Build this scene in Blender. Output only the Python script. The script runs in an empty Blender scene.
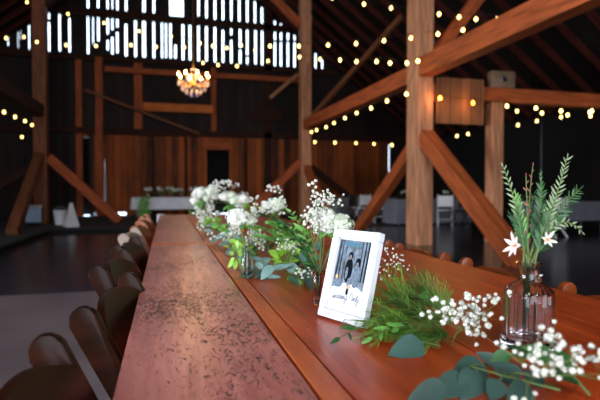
import bpy, bmesh, math, random
from mathutils import Vector, Matrix, Euler
random.seed(7)
S = bpy.context.scene
C = S.collection
PI = math.pi
R = math.radians

# ------------------------------------------------------------------ camera
YAW, PITCH = R(15), R(1.32)
CAM = Vector((0, 0, 1.06))
FW = Vector((math.sin(YAW)*math.cos(PITCH), math.cos(YAW)*math.cos(PITCH), -math.sin(PITCH)))
RT = Vector((math.cos(YAW), -math.sin(YAW), 0))
UP = RT.cross(FW)
def ray(px, py): return FW + RT*((px-300)/500) + UP*((200-py)/500)
def at_d(px, py, d): return CAM + ray(px, py)*d
def at_z(px, py, z=0.76):
    r = ray(px, py); return CAM + r*((z-CAM.z)/r.z)
def at_y(px, py, Y):
    r = ray(px, py); return CAM + r*(Y/r.y)
def at_x(px, py, X):
    r = ray(px, py); return CAM + r*(X/r.x)

cam = bpy.data.cameras.new('camera'); co = bpy.data.objects.new('camera', cam); C.objects.link(co)
co.location = CAM
co.rotation_euler = Matrix((RT, UP, -FW)).transposed().to_euler()
cam.lens = 30; cam.sensor_width = 36
cam.dof.use_dof = True; cam.dof.focus_distance = 1.22; cam.dof.aperture_fstop = 3.6
cam.clip_start = 0.02
S.camera = co

# ------------------------------------------------------------------ materials
def hexc(h):
    h = h.lstrip('#'); v = [int(h[i:i+2], 16)/255 for i in (0, 2, 4)]
    return tuple([c/12.92 if c <= .04045 else ((c+.055)/1.055)**2.4 for c in v]+[1])
def mat(name, col, rough=.6, metal=0, trans=0, emit=0, ecol=None, var=.0, vscale=8, bump=0, coat=0, ior=1.45, spec=None, stretch=None, dark=None, sss=0):
    m = bpy.data.materials.new(name); m.use_nodes = True
    nt = m.node_tree; b = nt.nodes['Principled BSDF']
    c = hexc(col) if isinstance(col, str) else col
    b.inputs['Base Color'].default_value = c
    b.inputs['Roughness'].default_value = rough
    b.inputs['Metallic'].default_value = metal
    b.inputs['IOR'].default_value = ior
    b.inputs['Transmission Weight'].default_value = trans
    b.inputs['Coat Weight'].default_value = coat; b.inputs['Coat Roughness'].default_value = .16
    if spec is not None: b.inputs['Specular IOR Level'].default_value = spec
    if emit:
        b.inputs['Emission Color'].default_value = hexc(ecol or col) if isinstance(ecol or col, str) else (ecol or col)
        b.inputs['Emission Strength'].default_value = emit
    if var or bump or dark:
        tc = nt.nodes.new('ShaderNodeTexCoord'); mp = nt.nodes.new('ShaderNodeMapping')
        nt.links.new(tc.outputs['Object'], mp.inputs['Vector'])
        if stretch: mp.inputs['Scale'].default_value = stretch
        n = nt.nodes.new('ShaderNodeTexNoise'); n.inputs['Scale'].default_value = vscale; n.inputs['Detail'].default_value = 6
        nt.links.new(mp.outputs[0], n.inputs['Vector'])
        if var or dark:
            r = nt.nodes.new('ShaderNodeValToRGB')
            d = hexc(dark) if dark else tuple([x*(1-var) for x in c[:3]]+[1])
            l = c if dark else tuple([min(1, x*(1+var)) for x in c[:3]]+[1])
            r.color_ramp.elements[0].color = d; r.color_ramp.elements[1].color = l
            r.color_ramp.elements[0].position = .35; r.color_ramp.elements[1].position = .65
            nt.links.new(n.outputs['Fac'], r.inputs[0]); nt.links.new(r.outputs[0], b.inputs['Base Color'])
        if bump:
            bp = nt.nodes.new('ShaderNodeBump'); bp.inputs['Strength'].default_value = bump; bp.inputs['Distance'].default_value = .01
            nt.links.new(n.outputs['Fac'], bp.inputs['Height']); nt.links.new(bp.outputs[0], b.inputs['Normal'])
    return m

def board_mat(name, light, dark, width=.2, axis='X', rough=.75, spec=.3):
    """boards: a random tone per board plus grain stretched along the board"""
    m = bpy.data.materials.new(name); m.use_nodes = True; nt = m.node_tree; N = nt.nodes; L = nt.links
    b = N['Principled BSDF']; b.inputs['Roughness'].default_value = rough; b.inputs['Specular IOR Level'].default_value = spec
    tc = N.new('ShaderNodeTexCoord'); sp = N.new('ShaderNodeSeparateXYZ'); L.new(tc.outputs['Object'], sp.inputs[0])
    dv = N.new('ShaderNodeMath'); dv.operation = 'DIVIDE'; dv.inputs[1].default_value = width; L.new(sp.outputs[axis], dv.inputs[0])
    fl = N.new('ShaderNodeMath'); fl.operation = 'FLOOR'; L.new(dv.outputs[0], fl.inputs[0])
    wn = N.new('ShaderNodeTexWhiteNoise'); wn.noise_dimensions = '1D'; L.new(fl.outputs[0], wn.inputs['W'])
    fr = N.new('ShaderNodeMath'); fr.operation = 'FRACT'; L.new(dv.outputs[0], fr.inputs[0])
    gap = N.new('ShaderNodeMath'); gap.operation = 'GREATER_THAN'; gap.inputs[1].default_value = .07; L.new(fr.outputs[0], gap.inputs[0])
    mp = N.new('ShaderNodeMapping'); L.new(tc.outputs['Object'], mp.inputs['Vector'])
    mp.inputs['Scale'].default_value = (9, 9, .8) if axis != 'Z' else (.8, .8, 9)
    n = N.new('ShaderNodeTexNoise'); n.inputs['Scale'].default_value = 1.6; n.inputs['Detail'].default_value = 5; L.new(mp.outputs[0], n.inputs['Vector'])
    n2 = N.new('ShaderNodeTexNoise'); n2.inputs['Scale'].default_value = .9; n2.inputs['Detail'].default_value = 2; L.new(tc.outputs['Object'], n2.inputs['Vector'])
    a = N.new('ShaderNodeMath'); a.operation = 'ADD'; L.new(wn.outputs['Value'], a.inputs[0]); L.new(n.outputs['Fac'], a.inputs[1])
    a2 = N.new('ShaderNodeMath'); a2.operation = 'ADD'; L.new(a.outputs[0], a2.inputs[0]); L.new(n2.outputs['Fac'], a2.inputs[1])
    s = N.new('ShaderNodeMath'); s.operation = 'MULTIPLY_ADD'; s.inputs[1].default_value = .75; s.inputs[2].default_value = -.62; L.new(a2.outputs[0], s.inputs[0])
    mx = N.new('ShaderNodeMix'); mx.data_type = 'RGBA'; mx.clamp_factor = True
    L.new(s.outputs[0], mx.inputs['Factor']); mx.inputs[6].default_value = hexc(dark); mx.inputs[7].default_value = hexc(light)
    mu = N.new('ShaderNodeMix'); mu.data_type = 'RGBA'; mu.blend_type = 'MULTIPLY'; mu.inputs['Factor'].default_value = .8
    L.new(mx.outputs[2], mu.inputs[6]); L.new(gap.outputs[0], mu.inputs[7]); L.new(mu.outputs[2], b.inputs['Base Color'])
    return m

M = {}
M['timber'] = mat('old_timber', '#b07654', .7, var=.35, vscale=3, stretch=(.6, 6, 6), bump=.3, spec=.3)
M['timber_dim_brown'] = mat('dimmed_brown_timber', '#6e3f26', .7, var=.35, vscale=3, stretch=(.6, 6, 6), bump=.3, spec=.3)  # timber copy darkened for the dimmer left side; also on slim braces
M['timber_lit_orange'] = mat('lit_orange_timber', '#c4682a', .7, var=.3, vscale=3, stretch=(.6, 6, 6), bump=.3, spec=.3)  # orange raised in colour for the chandelier's glow on its crossbeam
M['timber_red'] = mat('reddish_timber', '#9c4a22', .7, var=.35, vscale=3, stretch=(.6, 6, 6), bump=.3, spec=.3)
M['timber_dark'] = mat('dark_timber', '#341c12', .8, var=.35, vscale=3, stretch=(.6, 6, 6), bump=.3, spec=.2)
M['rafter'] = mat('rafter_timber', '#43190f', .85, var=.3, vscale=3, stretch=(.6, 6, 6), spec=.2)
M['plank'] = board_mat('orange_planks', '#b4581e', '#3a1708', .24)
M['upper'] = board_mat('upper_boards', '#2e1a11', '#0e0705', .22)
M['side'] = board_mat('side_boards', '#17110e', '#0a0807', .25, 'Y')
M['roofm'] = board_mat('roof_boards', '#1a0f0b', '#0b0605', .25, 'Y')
M['panel'] = board_mat('tan_panel', '#96603a', '#6e4426', .22)
M['dirt'] = mat('dark_dirt_floor', '#2e2c2c', .85, var=.3, vscale=2, bump=.3)
M['white'] = mat('white_paint', '#cbcbce', .35, var=.02, vscale=30)
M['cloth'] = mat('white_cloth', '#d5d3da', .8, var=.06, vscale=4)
M['cloth_dimmed'] = mat('dimmed_white_cloth', '#706e76', .8, var=.06, vscale=4)  # white cloth darkened in colour to stand for the dim right aisle
M['paper'] = mat('white_print', '#c9c9d0', .6, var=.01)
M['black'] = mat('black_paint', '#080808', .6, spec=.1)
M['ink'] = mat('grey_ink', '#3c3c44', .6)
M['socket'] = mat('black_socket', '#101010', .5)
M['cord'] = mat('black_cable', '#0c0b0a', .6)
M['bulb'] = mat('bulb_glow', '#ffe2a0', .3, emit=8, ecol='#ffcf74')
M['bulb_amber'] = mat('amber_bulb_glow', '#ffb060', .3, emit=18, ecol='#ff8420')
M['flame'] = mat('candle_bulb_glow', '#ffd9a0', .3, emit=40, ecol='#ffc070')
M['brass'] = mat('aged_brass', '#b5803a', .35, metal=1, var=.15)
M['crystal'] = mat('rosy_crystal', '#f8d8c8', .12, trans=.1, ior=1.5, spec=.8)
M['crystal_violet'] = mat('violet_crystal', '#7a5ad0', .12, trans=.35, ior=1.5, spec=.8)
M['chair'] = mat('varnished_walnut', '#271006', .38, var=.5, vscale=4, stretch=(1, 1, 7), spec=.10, coat=.03)
M['chair_light'] = mat('pale_wood', '#8e7868', .45, var=.2, vscale=4, stretch=(1, 1, 7))  # paler wood tone, used for one chair on the left
M['chair_amber'] = mat('amber_varnished_wood', '#86400f', .4, var=.3, vscale=4, stretch=(1, 1, 7))
M['chair_copper'] = mat('copper_brown_wood', '#7c3712', .35, var=.3, vscale=4, stretch=(1, 1, 7))
M['steel'] = mat('dull_steel', '#8c8c90', .35, metal=1)
M['glass'] = mat('clear_glass', '#fbf4f5', .03, trans=1, ior=1.38)
M['glass_aqua'] = mat('aqua_glass', '#e8f8f5', .03, trans=1, ior=1.28)
M['glass_pink'] = mat('rosy_glass', '#f3d8d2', .05, trans=1, ior=1.3)
M['water'] = mat('water', '#e9d6dc', .0, trans=1, ior=1.33)
M['petal'] = mat('white_petal', '#d6d3c6', .6, var=.04, vscale=40)
M['petal_green'] = mat('cream_green_petal', '#ccd2ba', .6, var=.05, vscale=40)
M['petal_pink'] = mat('blush_petal', '#dcc6c2', .6, var=.06, vscale=40)
M['peach'] = mat('peach_petal', '#ef9a5a', .6, var=.1, vscale=40)
M['berry'] = mat('dusty_red_berry', '#9a5050', .5, var=.2, vscale=40)
M['stem'] = mat('green_stem', '#5b6b34', .6, var=.2, vscale=20)
M['stem_brown'] = mat('brown_stem', '#6b4a35', .6, var=.2, vscale=20)
M['euca'] = mat('eucalyptus_leaf', '#76938c', .45, var=.18, vscale=14)
M['euca_dark'] = mat('dark_eucalyptus_leaf', '#45645a', .45, var=.2, vscale=14)
M['fern'] = mat('fern_leaf', '#639a42', .5, var=.3, vscale=30)
M['lime'] = mat('fresh_green_leaf', '#84b03c', .45, var=.25, vscale=25)
M['euca_shadow'] = mat('shaded_eucalyptus_leaf', '#2c4239', .45, var=.2, vscale=14)  # eucalyptus green darkened in colour for the shaded near corner
M['deep'] = mat('deep_green_leaf', '#2a5226', .5, var=.3, vscale=25)
M['silver'] = mat('silvery_green_leaf', '#7c8a64', .5, var=.15, vscale=25)
M['russet'] = mat('russet_tip', '#8a4038', .6, var=.2, vscale=25)

def floor_mat():
    m = bpy.data.materials.new('polished_concrete'); m.use_nodes = True; nt = m.node_tree; N = nt.nodes; L = nt.links
    b = N['Principled BSDF']
    tc = N.new('ShaderNodeTexCoord'); n = N.new('ShaderNodeTexNoise'); n.inputs['Scale'].default_value = 1.3; n.inputs['Detail'].default_value = 8
    L.new(tc.outputs['Object'], n.inputs['Vector'])
    r = N.new('ShaderNodeValToRGB'); r.color_ramp.elements[0].position = .3; r.color_ramp.elements[1].position = .7
    r.color_ramp.elements[0].color = hexc('#53474a'); r.color_ramp.elements[1].color = hexc('#716263')
    L.new(n.outputs['Fac'], r.inputs[0]); L.new(r.outputs[0], b.inputs['Base Color'])
    b.inputs['Roughness'].default_value = .38; b.inputs['Specular IOR Level'].default_value = .4
    return m
M['concrete'] = floor_mat()
M['concrete_dark'] = mat('dark_concrete', '#2e2b32', .2, var=.2, vscale=1.4, spec=.5)  # darker, smoother concrete of the far and right slabs

def table_mat(name, light, mid, scratch, amount, rough):
    """stained farmhouse planks along Y: grain, board tone, dark distress marks"""
    m = bpy.data.materials.new(name); m.use_nodes = True; nt = m.node_tree; N = nt.nodes; L = nt.links
    b = N['Principled BSDF']; b.inputs['Roughness'].default_value = rough; b.inputs['Specular IOR Level'].default_value = .75 if rough < .31 else .42
    tc = N.new('ShaderNodeTexCoord'); mp = N.new('ShaderNodeMapping'); mp.inputs['Scale'].default_value = (14, 1.6, 6); L.new(tc.outputs['Object'], mp.inputs['Vector'])
    n = N.new('ShaderNodeTexNoise'); n.inputs['Scale'].default_value = 2.2; n.inputs['Detail'].default_value = 8; n.inputs['Distortion'].default_value = .6; L.new(mp.outputs[0], n.inputs['Vector'])
    r = N.new('ShaderNodeValToRGB'); r.color_ramp.elements[0].position = .35; r.color_ramp.elements[1].position = .68
    r.color_ramp.elements[0].color = hexc(mid); r.color_ramp.elements[1].color = hexc(light); L.new(n.outputs['Fac'], r.inputs[0])
    mp2 = N.new('ShaderNodeMapping'); mp2.inputs['Scale'].default_value = (74, 26, 40); L.new(tc.outputs['Object'], mp2.inputs['Vector'])
    n2 = N.new('ShaderNodeTexNoise'); n2.inputs['Scale'].default_value = 1.6; n2.inputs['Detail'].default_value = 7; n2.inputs['Roughness'].default_value = .65; n2.inputs['Distortion'].default_value = 1.2; L.new(mp2.outputs[0], n2.inputs['Vector'])
    n3 = N.new('ShaderNodeTexNoise'); n3.inputs['Scale'].default_value = 3.5; n3.inputs['Detail'].default_value = 3; L.new(tc.outputs['Object'], n3.inputs['Vector'])
    mm = N.new('ShaderNodeMath'); mm.operation = 'MULTIPLY_ADD'; mm.inputs[1].default_value = .42; L.new(n3.outputs['Fac'], mm.inputs[0]); L.new(n2.outputs['Fac'], mm.inputs[2])
    r2 = N.new('ShaderNodeValToRGB'); r2.color_ramp.elements[0].position = .83-amount*.1; r2.color_ramp.elements[1].position = .92-amount*.1
    r2.color_ramp.elements[0].color = (0, 0, 0, 1); r2.color_ramp.elements[1].color = (1, 1, 1, 1); L.new(mm.outputs[0], r2.inputs[0])
    mx = N.new('ShaderNodeMix'); mx.data_type = 'RGBA'; L.new(r2.outputs[0], mx.inputs['Factor']); L.new(r.outputs[0], mx.inputs[6]); mx.inputs[7].default_value = hexc(scratch)
    L.new(mx.outputs[2], b.inputs['Base Color'])
    inv = N.new('ShaderNodeMath'); inv.operation = 'MULTIPLY_ADD'; inv.inputs[1].default_value = -.7; L.new(r2.outputs[0], inv.inputs[0]); L.new(n.outputs['Fac'], inv.inputs[2])
    bp = N.new('ShaderNodeBump'); bp.inputs['Strength'].default_value = .5; bp.inputs['Distance'].default_value = .003; L.new(inv.outputs[0], bp.inputs['Height']); L.new(bp.outputs[0], b.inputs['Normal'])
    return m
M['table_a'] = table_mat('distressed_red_board', '#cf7668', '#aa574c', '#40201f', .62, .30)
M['table_b'] = table_mat('smooth_red_board', '#c04a1c', '#92300e', '#50160a', .1, .33)
M['table_c'] = table_mat('orange_strip', '#cc6230', '#b04c20', '#6a2410', .1, .4)

# ------------------------------------------------------------------ mesh helpers
class MB:
    def __init__(s): s.bm = bmesh.new(); s.mats = []; s.cur = 0
    def use(s, m):
        if m not in s.mats: s.mats.append(m)
        s.cur = s.mats.index(m); return s
    def face(s, vs):
        try: f = s.bm.faces.new(vs); f.material_index = s.cur; return f
        except ValueError: return None
    def quad(s, pts): return s.face([s.bm.verts.new(p) for p in pts])
    def box(s, c, size, rot=None, bevel=0):
        hx, hy, hz = [v/2 for v in size]; M3 = rot or Matrix.Identity(3); c = Vector(c)
        v = [s.bm.verts.new(c + M3 @ Vector((x, y, z))) for x in (-hx, hx) for y in (-hy, hy) for z in (-hz, hz)]
        fs = [(0, 1, 3, 2), (4, 6, 7, 5), (0, 4, 5, 1), (2, 3, 7, 6), (0, 2, 6, 4), (1, 5, 7, 3)]
        faces = [s.face([v[i] for i in f]) for f in fs]
        if bevel:
            es = list({e for f in faces for e in f.edges})
            r = bmesh.ops.bevel(s.bm, geom=es, offset=bevel, segments=2, affect='EDGES', profile=.5)
            for f in r['faces']: f.material_index = s.cur
        return s
    def tube(s, pts, r, n=6, r2=None, cap=True):
        pts = [Vector(p) for p in pts]; rings = []; K = len(pts)
        prev = None
        for i, p in enumerate(pts):
            t = (pts[min(i+1, K-1)] - pts[max(i-1, 0)])
            t = t.normalized() if t.length > 1e-9 else Vector((0, 0, 1))
            a = prev if prev is not None else (Vector((0, 0, 1)) if abs(t.z) < .9 else Vector((1, 0, 0)))
            u = t.cross(a)
            if u.length < 1e-6: u = t.orthogonal()
            u.normalize(); w = u.cross(t).normalized(); prev = w
            rr = r + (r2-r)*i/(K-1) if r2 is not None else r
            rings.append([s.bm.verts.new(p + (u*math.cos(2*PI*k/n) + w*math.sin(2*PI*k/n))*rr) for k in range(n)])
        for a, b in zip(rings, rings[1:]):
            for k in range(n): s.face([a[k], a[(k+1) % n], b[(k+1) % n], b[k]])
        if cap: s.face(rings[0][::-1]); s.face(rings[-1])
        return s
    def lathe(s, prof, n=24, c=(0, 0, 0), rib=0, nrib=0):
        c = Vector(c); rings = []
        for p in prof:
            r, z = p[0], p[1]; rb = rib if len(p) > 2 and p[2] else 0
            rings.append([s.bm.verts.new(c + Vector((math.cos(2*PI*k/n), math.sin(2*PI*k/n), 0))*(r + rb*math.cos(nrib*2*PI*k/n)) + Vector((0, 0, z))) for k in range(n)])
        for a, b in zip(rings, rings[1:]):
            for k in range(n): s.face([a[k], a[(k+1) % n], b[(k+1) % n], b[k]])
        s.face(rings[0][::-1]); s.face(rings[-1]); return s
    def ball(s, c, r, sub=1, sq=(1, 1, 1)):
        mt = Matrix.Translation(c) @ Matrix.Diagonal((*[r*q for q in sq], 1))
        g = bmesh.ops.create_icosphere(s.bm, subdivisions=sub, radius=1, matrix=mt)
        for v in g['verts']:
            for f in v.link_faces: f.material_index = s.cur
        return s
    def leaf(s, base, d, up, L, W, curl=.2, fold=.15, n=5, pw=1.0, thick=0):
        """leaf blade: pointed or round outline, folded on its midrib, curling along its length"""
        base = Vector(base); d = Vector(d).normalized(); up = Vector(up); side = d.cross(up)
        if side.length < 1e-4: side = d.orthogonal()
        side.normalize(); up = side.cross(d).normalized(); rows = []
        for i in range(n+1):
            t = i/n; w = W/2*math.sin(PI*min(1, .02+.98*t)**pw)**.8 if 0 < i < n else W*.02
            p = base + d*(L*t) - up*(curl*L*t*t)
            rows.append([s.bm.verts.new(p - side*w + up*(fold*w)), s.bm.verts.new(p), s.bm.verts.new(p + side*w + up*(fold*w))])
        for a, b in zip(rows, rows[1:]):
            s.face([a[0], a[1], b[1], b[0]]); s.face([a[1], a[2], b[2], b[1]])
        return s
    def build(s, name, m=None, parent=None, smooth=True, loc=None, rot=None):
        me = bpy.data.meshes.new(name)
        bmesh.ops.recalc_face_normals(s.bm, faces=s.bm.faces[:]) if getattr(s, 'recalc', False) else None
        s.bm.to_mesh(me); s.bm.free()
        if m is not None and not s.mats: me.materials.append(m)
        for x in s.mats: me.materials.append(x)
        if smooth:
            for p in me.polygons: p.use_smooth = True
            try: me.set_sharp_from_angle(angle=R(35))
            except Exception: pass
        o = bpy.data.objects.new(name, me); C.objects.link(o)
        if parent: o.parent = parent
        if loc is not None: o.location = loc
        if rot is not None: o.rotation_euler = rot
        return o

def tag(o, label=None, cat=None, group=None, kind=None):
    if label: o['label'] = label
    if cat: o['category'] = cat
    if group: o['group'] = group
    if kind: o['kind'] = kind
    return o
def empty(name, loc, rz=0, label=None, cat=None, group=None):
    o = bpy.data.objects.new(name, None); C.objects.link(o); o.location = loc; o.rotation_euler = (0, 0, rz)
    o.empty_display_size = .05
    return tag(o, label, cat, group)
def copy_tree(o, parent=None):
    c = o.copy(); C.objects.link(c); c.parent = parent
    for ch in [x for x in CH(o)]: copy_tree(ch, c)
    return c
def CH(o): return [x for x in C.objects if x.parent == o]
def struct(o, cat=None): o['kind'] = 'structure'; return o

def beam(name, p0, p1, w, h, m, label, cat='beam', group=None, kind=None, roll=0, bevel=.008):
    """a timber: mesh along its own X, so its grain follows it"""
    p0, p1 = Vector(p0), Vector(p1); d = p1-p0; L = d.length; x = d.normalized()
    ref = Vector((0, 0, 1)) if abs(x.z) < .95 else Vector((0, 1, 0))
    y = ref.cross(x).normalized(); z = x.cross(y)
    if abs(x.z) >= .95:   # upright: width along X world
        y = Vector((1, 0, 0)); z = x.cross(y)
    q = MB(); q.box((L/2, 0, 0), (L, w, h), bevel=bevel)
    o = q.build(name, m, smooth=False)
    o.matrix_world = Matrix.Translation(p0) @ Matrix((x, y, z)).transposed().to_4x4()
    if kind: o['kind'] = kind
    else: tag(o, label, cat, group)
    return o

# ------------------------------------------------------------------ barn shell
YB = 20.5; XL, XR = -10.1, 11.1; APX, APZ, SL = .5, 11.2, .75; YF = -6.0
def roofz(x): return APZ - SL*abs(x-APX)
def slab(name, x0, x1, y0, y1, z0, z1, m):
    q = MB(); q.box(((x0+x1)/2, (y0+y1)/2, (z0+z1)/2), (x1-x0, y1-y0, z1-z0)); return struct(q.build(name, m, smooth=False))
slab('floor', XL-.3, XR+.3, YF-.3, YB+.3, -.12, 0, M['dirt'])
slab('floor_concrete', -2.55, .6, YF, 5.45, 0, .012, M['concrete'])
slab('floor_concrete_right', .61, 11.0, YF, 5.45, 0, .012, M['concrete_dark'])
slab('floor_concrete_far', -2.55, 11.0, 5.46, 12.6, 0, .012, M['concrete_dark'])

# back wall: boards with the gaps the daylight comes through
def wall_back():
    q = MB(); q.use(M['plank'])
    y0, y1 = YB, YB+.04
    def piece(xa, xb, za, zb, clip=False):
        if xb-xa < 1e-3: return
        ta = zb if not clip else roofz(xa)+.05; tb = zb if not clip else roofz(xb)+.05
        if min(ta, tb) <= za: ta = max(ta, za+.01); tb = max(tb, za+.01)
        v = [q.bm.verts.new(p) for p in ((xa, y0, za), (xb, y0, za), (xb, y0, tb), (xa, y0, ta), (xa, y1, za), (xb, y1, za), (xb, y1, tb), (xa, y1, ta))]
        for f in ((0, 1, 2, 3), (5, 4, 7, 6), (0, 4, 5, 1), (3, 2, 6, 7), (0, 3, 7, 4), (1, 5, 6, 2)): q.face([v[i] for i in f])
    # lower plank zone with doorway and two narrow gaps
    holes = [(-3.2, -2.82, 0, 3.05), (-2.70, -2.34, .03, .14), (-2.27, -2.264, .4, 2.2), (-1.95, -1.50, .03, .13), (1.6, 2.5, 0, 2.62), (9.58, 9.62, 1.6, 3.0)]
    x = XL
    for a, b, lo, hi in sorted(holes):
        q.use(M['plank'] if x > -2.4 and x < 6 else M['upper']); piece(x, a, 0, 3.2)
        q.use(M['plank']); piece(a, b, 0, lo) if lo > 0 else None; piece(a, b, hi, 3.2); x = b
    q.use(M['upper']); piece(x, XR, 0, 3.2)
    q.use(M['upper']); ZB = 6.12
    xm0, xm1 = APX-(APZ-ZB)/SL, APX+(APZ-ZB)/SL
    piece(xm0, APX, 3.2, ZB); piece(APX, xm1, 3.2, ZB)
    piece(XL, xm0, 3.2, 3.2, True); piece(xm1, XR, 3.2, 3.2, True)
    # daylight gaps read as (centre px, width px, top px, bottom px) on the wall plane
    G = [(8,2.2,28,46),(18,1.6,22,48),(20.5,1.2,24,40),(29,3,15,49),(49,3,22,51),(49,2.4,5,19),(59.5,3,0,51),(69.5,3,18,52),
         (88,3,14,60),(88,3,-6,8),(93,1.6,15,44),(98.3,3,16,41),(98,3,-6,8),(107.7,3,16,34),(107.7,3,40,50),(107.5,2.6,-8,9),(112.3,2.6,17,30),(112.3,3,37,54),(112.3,1.6,-8,9),
         (117.3,3,17,27),(117.3,3,32,53),(117.3,2.6,-8,10),(126,4,24,56),(126,3,-8,11),(135.5,3.4,19,57),(144,5.5,19,57),(144,4.5,-8,12),(153.8,3,20,58),(153.8,3,-8,13),
         (162,2.2,22,58),(166,2,22,58),(170.5,3,22,58),(175.5,3.4,45,58),(183,3.4,23,60),(190,3.2,23,60),(198.5,3.2,20,61),(176.5,27,-4,16.5),(198.5,2.6,-6,16),
         (206.5,3,-8,18),(206.5,3.4,25,62),(215,3.2,-8,20),(215,3.4,25,62),(223,3,-8,22),(223,3.2,30,63),(231.3,2.6,-8,22),(231.3,2.6,28,35),(231.3,3,40,63),
         (239.3,3,-8,23),(240.2,3.2,28,48),(240.2,3.4,50,64),(247.3,3,-8,24),(247.3,3,29,55),(247.3,2.8,57,64),(255,2.8,-8,25),(255.6,3.4,30,64),(262,2.8,5,25),(262.2,3,30,67),
         (275,3,21,40),(275,3,42,68),(281,2.8,22,40),(281,2.8,42,68),(288,3,28,40),(288,3,42,69),(294.6,2.4,33,40),(294.6,3,42,69),(308.7,2.8,47,70),(315.6,2.6,53,71),(322.3,2.4,60,72)]
    gaps = []
    for c, w, t, b in G:
        w *= .5 if c > 32 else .36; a = at_y(c-w/2, (t+b)/2, YB); e = at_y(c+w/2, (t+b)/2, YB); T = at_y(c, t, YB).z; B = max(at_y(c, b, YB).z, ZB)
        gaps.append((a.x, e.x, B, min(T, roofz(c and (a.x+e.x)/2)-.12)))
    cuts = sorted({round(v, 4) for g in gaps for v in g[:2]} | {round(xm0, 4), round(xm1, 4), APX})
    for a, b in zip(cuts, cuts[1:]):
        mid = (a+b)/2; zs = ZB
        if b > xm1+1e-3 or a < xm0-1e-3: continue
        g = sorted([(h[2], h[3]) for h in gaps if h[0] <= mid <= h[1] and h[3] > h[2]])
        for lo, hi in g:
            if lo > zs+.01: piece(a, b, zs, lo)
            zs = max(zs, hi)
        piece(a, b, zs, zs, True)
    o = q.build('wall_back', smooth=False); return struct(o)
wall_back()
# boxes behind the back wall doorways, painted black to stand for unlit depth
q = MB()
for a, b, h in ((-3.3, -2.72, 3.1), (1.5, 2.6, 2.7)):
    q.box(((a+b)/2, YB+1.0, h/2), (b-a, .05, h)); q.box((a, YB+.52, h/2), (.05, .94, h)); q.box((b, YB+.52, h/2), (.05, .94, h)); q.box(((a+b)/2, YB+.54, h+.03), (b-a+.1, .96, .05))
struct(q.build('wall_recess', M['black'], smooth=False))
# side walls with openings
q = MB()
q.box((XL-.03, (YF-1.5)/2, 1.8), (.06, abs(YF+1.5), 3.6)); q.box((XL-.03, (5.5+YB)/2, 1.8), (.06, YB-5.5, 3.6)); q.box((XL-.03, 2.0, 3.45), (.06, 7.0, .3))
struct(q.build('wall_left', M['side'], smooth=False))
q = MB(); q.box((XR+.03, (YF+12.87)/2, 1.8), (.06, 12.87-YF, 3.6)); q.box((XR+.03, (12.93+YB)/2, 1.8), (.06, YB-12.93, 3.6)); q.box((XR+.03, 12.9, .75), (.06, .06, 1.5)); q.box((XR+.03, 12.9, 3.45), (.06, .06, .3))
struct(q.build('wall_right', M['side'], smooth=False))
# front gable behind the camera with a wide doorway, upper gap for added fill
q = MB()
def gable(xa, xb, za):
    v = [q.bm.verts.new(p) for y in (YF, YF-.05) for p in ((xa, y, za), (xb, y, za), (xb, y, roofz(xb)), (xa, y, roofz(xa)))]
    for f in ((0, 1, 2, 3), (5, 4, 7, 6), (0, 4, 5, 1), (3, 2, 6, 7), (0, 3, 7, 4), (1, 5, 6, 2)): q.face([v[i] for i in f])
gable(XL, -4.4, 0); gable(4, XR, 0); gable(.5, 4, 4)
q.box(((-4.4-3)/2, YF-.025, 2), (1.4, .05, 4)); q.box((-1.95, YF-.025, 4.6), (4.9, .05, 1.2))
v_ = [q.bm.verts.new(p) for p in ((-4.4, YF, 7.5), (-.01, YF, 7.9), (.5, YF, 11.2), (-4.4, YF, 7.53))]; q.face(v_)
q.box((.25, YF-.025, 7.0), (.5, .05, 3.6))
struct(q.build('wall_front', M['upper'], smooth=False))
# roof
for nm, s, xe in (('ceiling_left', -1, XL-.5), ('ceiling_right', 1, XR+.5)):
    q = MB(); ze = roofz(xe)
    v = [q.bm.verts.new(p) for y in (YF-.3, YB+.3) for p in ((APX, y, APZ), (xe, y, ze), (xe, y, ze+.1), (APX, y, APZ+.1))]
    for f in ((0, 1, 2, 3), (5, 4, 7, 6), (0, 4, 5, 1), (3, 2, 6, 7), (0, 3, 7, 4), (1, 5, 6, 2)): q.face([v[i] for i in f])
    struct(q.build(nm, M['roofm'], smooth=False))
# rafters
for i in range(20):
    y = 19.9 - i*.85
    for s in (-1, 1):
        xe = XL+.15 if s < 0 else XR-.15
        n = Vector((-s*SL, 0, -1)).normalized()*.1
        beam('rafter', Vector((APX+s*.12, y, roofz(APX+s*.12)))+n, Vector((xe, y, roofz(xe)))+n, .06, .18, M['rafter'],
             'dark sawn rafter running up the %s slope of the barn roof' % ('left' if s < 0 else 'right'), 'rafter', 'rafters of the %s roof slope' % ('left' if s < 0 else 'right'), bevel=0)
# timbers on the back wall
def ywall(p): return at_y(p[0], p[1], YB-.12)
def wb(name, a, b, w, m, label, dy=0, th=.16):
    A, B = at_y(a[0], a[1], YB-.1-dy), at_y(b[0], b[1], YB-.1-dy)
    if abs(A.x-B.x) < .25: B.x = A.x
    if abs(A.z-B.z) < .25: B.z = A.z
    vert = abs(A.x-B.x) < .01
    return beam(name, A, B, w if vert else th, th if vert else w, m, label, 'beam')
def at_floor_x(px): return at_y(px, 190, YB-.1).x
def wpost(px, z0, z1, w, m, label, dy=0):
    x = at_y(px, 190, YB-.1-dy).x
    return beam('wall_post', (x, YB-.1-dy, z0), (x, YB-.1-dy, z1), w, .16, m, label, 'post')
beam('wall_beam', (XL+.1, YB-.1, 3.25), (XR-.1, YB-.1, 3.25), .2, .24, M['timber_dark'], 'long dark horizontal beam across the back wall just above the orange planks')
beam('wall_beam', (-6.2, YB-.1, 6.0), (7.1, YB-.1, 6.0), .2, .24, M['timber_dark'], 'dark horizontal beam directly under the bright daylight gaps')
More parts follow.
